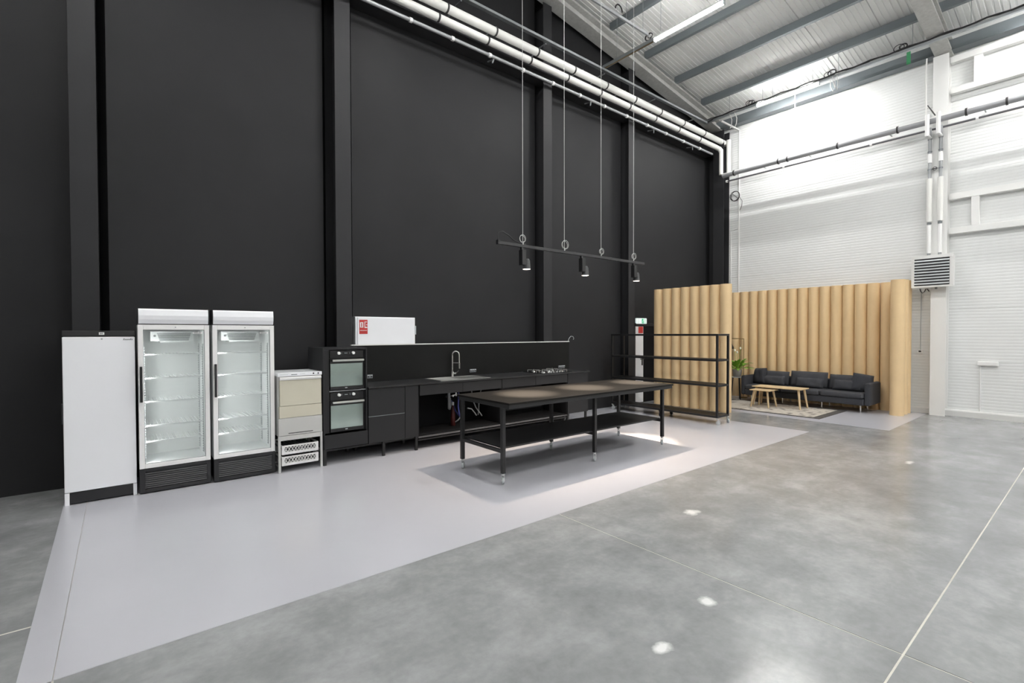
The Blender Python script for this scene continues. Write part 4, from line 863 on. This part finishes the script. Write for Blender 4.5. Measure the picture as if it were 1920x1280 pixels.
# ------------------------------------------------------------------ track light
def track():
    y, z = 4.40, 2.635; x0, x1 = 3.372, 6.085
    t = thing('track_rail', 'black suspended lighting track above the work table', 'light track', ((x0+x1)/2, y, z))
    part(t, 'rail', BX(x0, x1, y-.017, y+.017, z-.017, z+.017), 'railgrey', .002)
    part(t, 'end_feed', BX(x0-.03, x0-.0005, y-.02, y+.02, z-.02, z+.03), 'black')
    part(t, 'feed_cable', MB().tube([(x0-.015, y, z+.03), (x0-.015, y, z+.12), (x0+.05, y, z+.135), (x0+.14, y, z+.10), (x0+.22, y, z+.05), (x0+.32, y, z+.03), (x0+.40, y, z+.025)], .006, 6), 'cable')
    for x, r in ((3.725, .045), (4.418, .055), (5.123, .040), (5.838, .045)):
        part(t, 'suspension_wire', MB().cyl((x, y, z+.03), (x, y, Zr(x)+.449), .0026, n=6), 'wcable')
        part(t, 'wire_grip', MB().cyl((x, y, z+.0175), (x, y, z+.055), .011), 'chrome')
        part(t, 'wire_coil', MB().ring((x+(.02 if x > 4 else 0), y, z+.055+r*.8), 1, r, .0022, 24, 6).ring((x+(.015 if x > 4 else 0), y+.01, z+.05+r*.8), 1, r*.92, .0022, 24, 6), 'wcable')
    for i, (x, lb) in enumerate(((3.71, 'black track spotlight at the left end of the lighting track'), (4.735, 'black track spotlight in the middle of the lighting track'), (5.835, 'black track spotlight at the right end of the lighting track'))):
        s = thing('track_spotlight', lb, 'spotlight', (x, y, z-.018), 'track spotlights')
        part(s, 'adapter', BX(x-.015, x+.015, y-.015, y+.015, z-.05, z-.0175), 'black')
        part(s, 'driver_box', BX(x-.030, x+.030, y-.045, y+.020, z-.225, z-.05), 'blackmetal', .003)
        hx, hy = x+.072, y+.0
        part(s, 'joint', MB().cyl((x+.0305, y-.01, z-.215), (hx-.045, y-.01, z-.215), .012), 'black')
        hd = part(s, 'head', MB().cyl((hx, hy, z-.165), (hx, hy, z-.265), .040, .048, n=24).cyl((hx, hy, z-.145), (hx, hy, z-.165), .03, .036, n=24), 'headgrey')
        part(s, 'rim', MB().cyl((hx, hy, z-.2651), (hx, hy, z-.268), .0485, n=24), 'headgrey')
        part(s, 'lens', MB().lathe((hx, hy, z-.2682), [(.0, -.006), (.03, -.004), (.046, 0)], 24), 'spotlens')
        ld = bpy.data.lights.new('spot_lamp', 'SPOT'); ld.energy = SPOT_POWER; ld.color = (1, .83, .66); ld.spot_size = math.radians(112); ld.spot_blend = 1.0; ld.shadow_soft_size = .02
        l2 = bpy.data.lights.new('spot_beam', 'SPOT'); l2.energy = SPOT_POWER*7.5; l2.color = (1, .83, .66); l2.spot_size = math.radians(34); l2.spot_blend = 1.0; l2.shadow_soft_size = .02; l2.specular_factor = .2; ld.specular_factor = .3
        lo2 = bpy.data.objects.new('spot_beam', l2); COL.objects.link(lo2); lo2.parent = s; lo2.location = (hx-x, hy-y, -.262)
        lo = bpy.data.objects.new('spot_lamp', ld); COL.objects.link(lo); lo.parent = s; lo.location = (hx-x, hy-y, -.268-.012+.018)
track()

# ------------------------------------------------------------------ cardboard tube screens
TH = 2.625
def screens():
    R = .1105
    t = thing('cardboard_tube_screen', 'cardboard tube partition behind the black shelf rack', 'partition', (9.5, 5.7, FZ), 'cardboard tube screens')
    me = MB().hollow(0, 0, 0, TH-.045, R, .008).mesh('tube'); me.materials.append(MT['card'])
    for i in range(8): share(t, 'tube', me, (0, 4.785+R+.2222*i-5.7, 0))
    t = thing('cardboard_tube_screen', 'long cardboard tube partition behind the charcoal sofa', 'partition', (12.25, 4.5, FZ), 'cardboard tube screens')
    me = MB().hollow(0, 0, 0, TH, R, .008).mesh('tube'); me.materials.append(MT['card'])
    for i in range(15): share(t, 'tube', me, (.04 if i == 0 else 0, 2.914+.2235*i-4.5, 0))
    me2 = MB().hollow(0, 0, 0, TH-.012, .114, .008, 36).mesh('tube'); me2.materials.append(MT['card'])
    share(t, 'tube', me2, (11.665-12.25, 2.60-4.5, 0))
    for x in (11.92, 12.15): share(t, 'tube', me, (x-12.25, 2.60-4.5, -.0))
screens()

# ------------------------------------------------------------------ sofa corner
def rz(a, tilt=0): return (Matrix.Rotation(a, 3, 'Z') @ Matrix.Rotation(tilt, 3, 'X'))
def sofa():
    x0, x1, y0, y1 = 11.36, 12.10, 2.96, 5.50; z = FZ
    t = thing('sofa', 'long low charcoal fabric sofa against the cardboard tubes', 'sofa', (11.75, 4.28, z))
    part(t, 'base', BX(x0+.02, x1, y0+.10, y1-.10, .155, .285), 'sofa', .02)
    w3 = (y1-y0-.20)/3
    for i in range(3):
        a = y0+.10+w3*i; part(t, 'seat_cushion', BX(x0, x1-.10, a+.004, a+w3-.004, .287, .395), 'cushion', .035)
    part(t, 'backrest', BX(x1-.095, x1, y0+.101, y1-.101, .287, .60), 'sofa', .03)
    for a in (y0, y1-.098): part(t, 'armrest', BX(x0+.03, x1, a, a+.098, .155, .60), 'sofa', .03)
    for y in (y0+.19, y0+w3+.1, y0+2*w3+.1, y1-.19):
        for x in (x0+.16, x1-.14): part(t, 'leg', MB().cyl((x, y, z+.006), (x, y, .154), .013), 'chrome')
    R = Matrix.Rotation(-PI/2, 3, 'Z') @ Matrix.Rotation(-.22, 3, 'X')
    tops = ((.30, 'right'), (.33, 'middle'), (.30, 'left'))
    for i, (h, nm) in enumerate(tops):
        yc = y0+.10+w3*(i+.5)
        c = solo('back_cushion', MB().pillow((x1-.195, yc, .40+h/2), w3-.04, h+.02, .19, R), 'cushion', f'large charcoal back cushion at the {nm} of the sofa', 'cushion', 'sofa back cushions', loc=(x1-.195, yc, .395))
        c = solo('lumbar_cushion', MB().pillow((x1-.355, yc-.07 + (.06 if i == 0 else 0), .40+.105), w3*.70, .21, .15, R), 'cushion', f'small flat charcoal lumbar cushion at the {nm} of the sofa', 'cushion', 'sofa lumbar cushions', loc=(x1-.335, yc, .395))
    R2 = Matrix.Rotation(-PI/2+.55, 3, 'Z') @ Matrix.Rotation(-.25, 3, 'X') @ Matrix.Rotation(.18, 3, 'Y')
    solo('throw_cushion', MB().pillow((x1-.30, y0+.235, .575), .36, .36, .15, R2), 'sofa', 'crumpled dark throw cushion leaning on the right armrest', 'cushion', 'throw cushions', loc=(x1-.3, y0+.24, .4))
    R3 = Matrix.Rotation(-PI/2-.5, 3, 'Z') @ Matrix.Rotation(-.25, 3, 'X') @ Matrix.Rotation(-.08, 3, 'Y')
    solo('throw_cushion', MB().pillow((x1-.30, y1-.26, .585), .38, .37, .16, R3), 'sofa', 'crumpled dark throw cushion leaning on the left armrest', 'cushion', 'throw cushions', loc=(x1-.3, y1-.26, .4))
    # armchair half hidden by the shelf rack
    a0, a1, b0, b1 = 10.55, 11.32, 5.72, 6.46
    t = thing('armchair', 'charcoal fabric armchair half hidden behind the shelf rack', 'armchair', (10.9, 6.1, z))
    part(t, 'base', BX(a0+.09, a1-.09, b0+.02, b1-.1, .155, .285), 'sofa', .02); part(t, 'seat_cushion', BX(a0+.095, a1-.095, b0, b1-.12, .287, .395), 'cushion', .035)
    part(t, 'backrest', BX(a0+.09, a1-.09, b1-.10, b1, .155, .68), 'sofa', .03)
    for a in (a0, a1-.088): part(t, 'armrest', BX(a, a+.088, b0+.02, b1, .155, .60), 'sofa', .03)
    for x in (a0+.08, a1-.08):
        for y in (b0+.10, b1-.08): part(t, 'leg', MB().cyl((x, y, z), (x, y, .154), .012), 'chrome')
sofa()

def rug():
    t = thing('rug', 'worn beige patterned rug under the coffee tables', 'rug', (10.8, 4.6, FZ))
    part(t, 'field', BX(10.10, 11.43, 3.52, 5.62, FZ, FZ+.009), 'rug')
    part(t, 'border', BX(10.03, 10.10, 3.38, 5.70, FZ, FZ+.008).box(11.43, 11.50, 3.38, 5.70, FZ, FZ+.008).box(10.10, 11.43, 3.38, 3.52, FZ, FZ+.008).box(10.10, 11.43, 5.62, 5.70, FZ, FZ+.008), 'rugborder')
rug()
def splay_table(name, label, x0, x1, y0, y1, zt, th, rl, grp):
    z = FZ+.0095
    t = thing(name, label, 'table' if name != 'stool' else 'stool', ((x0+x1)/2, (y0+y1)/2, z), grp)
    part(t, 'top', BX(x0, x1, y0, y1, zt-th, zt), 'birch', .008)
    for sx, x in ((-1, x0), (1, x1)):
        for sy, y in ((-1, y0), (1, y1)):
            part(t, 'leg', MB().cyl((x-sx*.075, y-sy*.075, zt-th-.0005), (x-sx*.025, y-sy*.025, z), rl, rl*.72, n=14), 'birch')
splay_table('coffee_table', 'pale birch coffee table, the larger of the nested pair', 10.86, 11.30, 4.00, 5.00, .435, .022, .024, 'nested birch tables')
splay_table('stool', 'pale birch stool table, the smaller of the nested pair', 10.57, 11.00, 4.50, 4.92, .385, .022, .022, 'nested birch tables')

def plant():
    px, py = 11.55, 5.665
    t = thing('plant_stand', 'small dark stand under the potted plant in the sofa corner', 'stand', (px, py, FZ))
    part(t, 'top', MB().cyl((px, py, .53), (px, py, .545), .13, n=24), 'lgrey')
    for k in range(3):
        a = k*2*PI/3; part(t, 'leg', MB().cyl((px+.09*math.cos(a), py+.09*math.sin(a), .53), (px+.13*math.cos(a), py+.13*math.sin(a), FZ), .011), 'blackmetal')
    t = thing('potted_plant', 'leafy green plant with white flowers in a grey pot', 'plant', (px, py, .5455))
    part(t, 'pot', MB().lathe((px, py, .5455), [(0, 0), (.085, 0), (.105, .17), (.105, .18), (.09, .18), (.085, .15), (0, .15)], 20), 'pot')
    rnd = random.Random(3)
    for k in range(34):
        a = k*2.4; ln = rnd.uniform(.26, .44); el = rnd.uniform(.55, 1.35); b0 = Vector((px+.03*math.cos(a), py+.03*math.sin(a), .695))
        vs = []; fs = []; N = 6
        d = Vector((math.cos(a), math.sin(a), 0)); sd = Vector((-math.sin(a), math.cos(a), 0)); p = b0.copy(); ang = el
        for i in range(N+1):
            u = i/N; wd = .034*max(.12, math.sin(PI*min(1, max(0, (u-.25)/.75))))*1.2 if u > .25 else .006
            vs += [p-sd*wd+Vector((0,0,.25*wd)), p, p+sd*wd+Vector((0,0,.25*wd))]
            p = p + (d*math.cos(ang)+Vector((0,0,math.sin(ang))))*ln/N; ang -= .20
        for i in range(N): fs += [(3*i, 3*i+1, 3*i+4, 3*i+3), (3*i+1, 3*i+2, 3*i+5, 3*i+4)]
        part(t, 'leaf', MB().add(vs, fs, True), 'leaf')
    for k in range(3):
        a = k*2.2+.5; q = (px+.07*math.cos(a), py+.07*math.sin(a), 1.10+.05*k)
        f = part(t, 'flower', MB().tube([(px, py, .69), (px+.03*math.cos(a), py+.03*math.sin(a), .9), q], .004, 6), 'leaf')
        part(f, 'petal', MB().lathe(q, [(0, 0), (.022, .02), (.02, .05), (0, .07)], 10), 'flower')
    # arched floor lamp behind the rack
    t = thing('floor_lamp', 'thin brass arched floor lamp behind the plant', 'lamp', (11.80, 5.80, FZ))
    X, Y0 = 11.95, 5.70
    part(t, 'base', MB().cyl((X, Y0, FZ), (X, Y0, FZ+.02), .09, n=24), 'brass')
    part(t, 'pole', MB().cyl((X, Y0, FZ+.02), (X, Y0, 1.46), .008, n=10), 'brass')
    part(t, 'arm', MB().cyl((X, Y0, 1.455), (X, Y0+.40, 1.465), .008, n=10), 'brass')
    part(t, 'cord', MB().cyl((X, Y0+.34, 1.46), (X, Y0+.34, 1.36), .004, n=6), 'cable')
    part(t, 'lamp_shade', MB().lathe((X, Y0+.34, 1.20), [(.085, 0), (.08, .05), (.03, .14), (.015, .17), (0, .17)], 20), 'black')
plant()
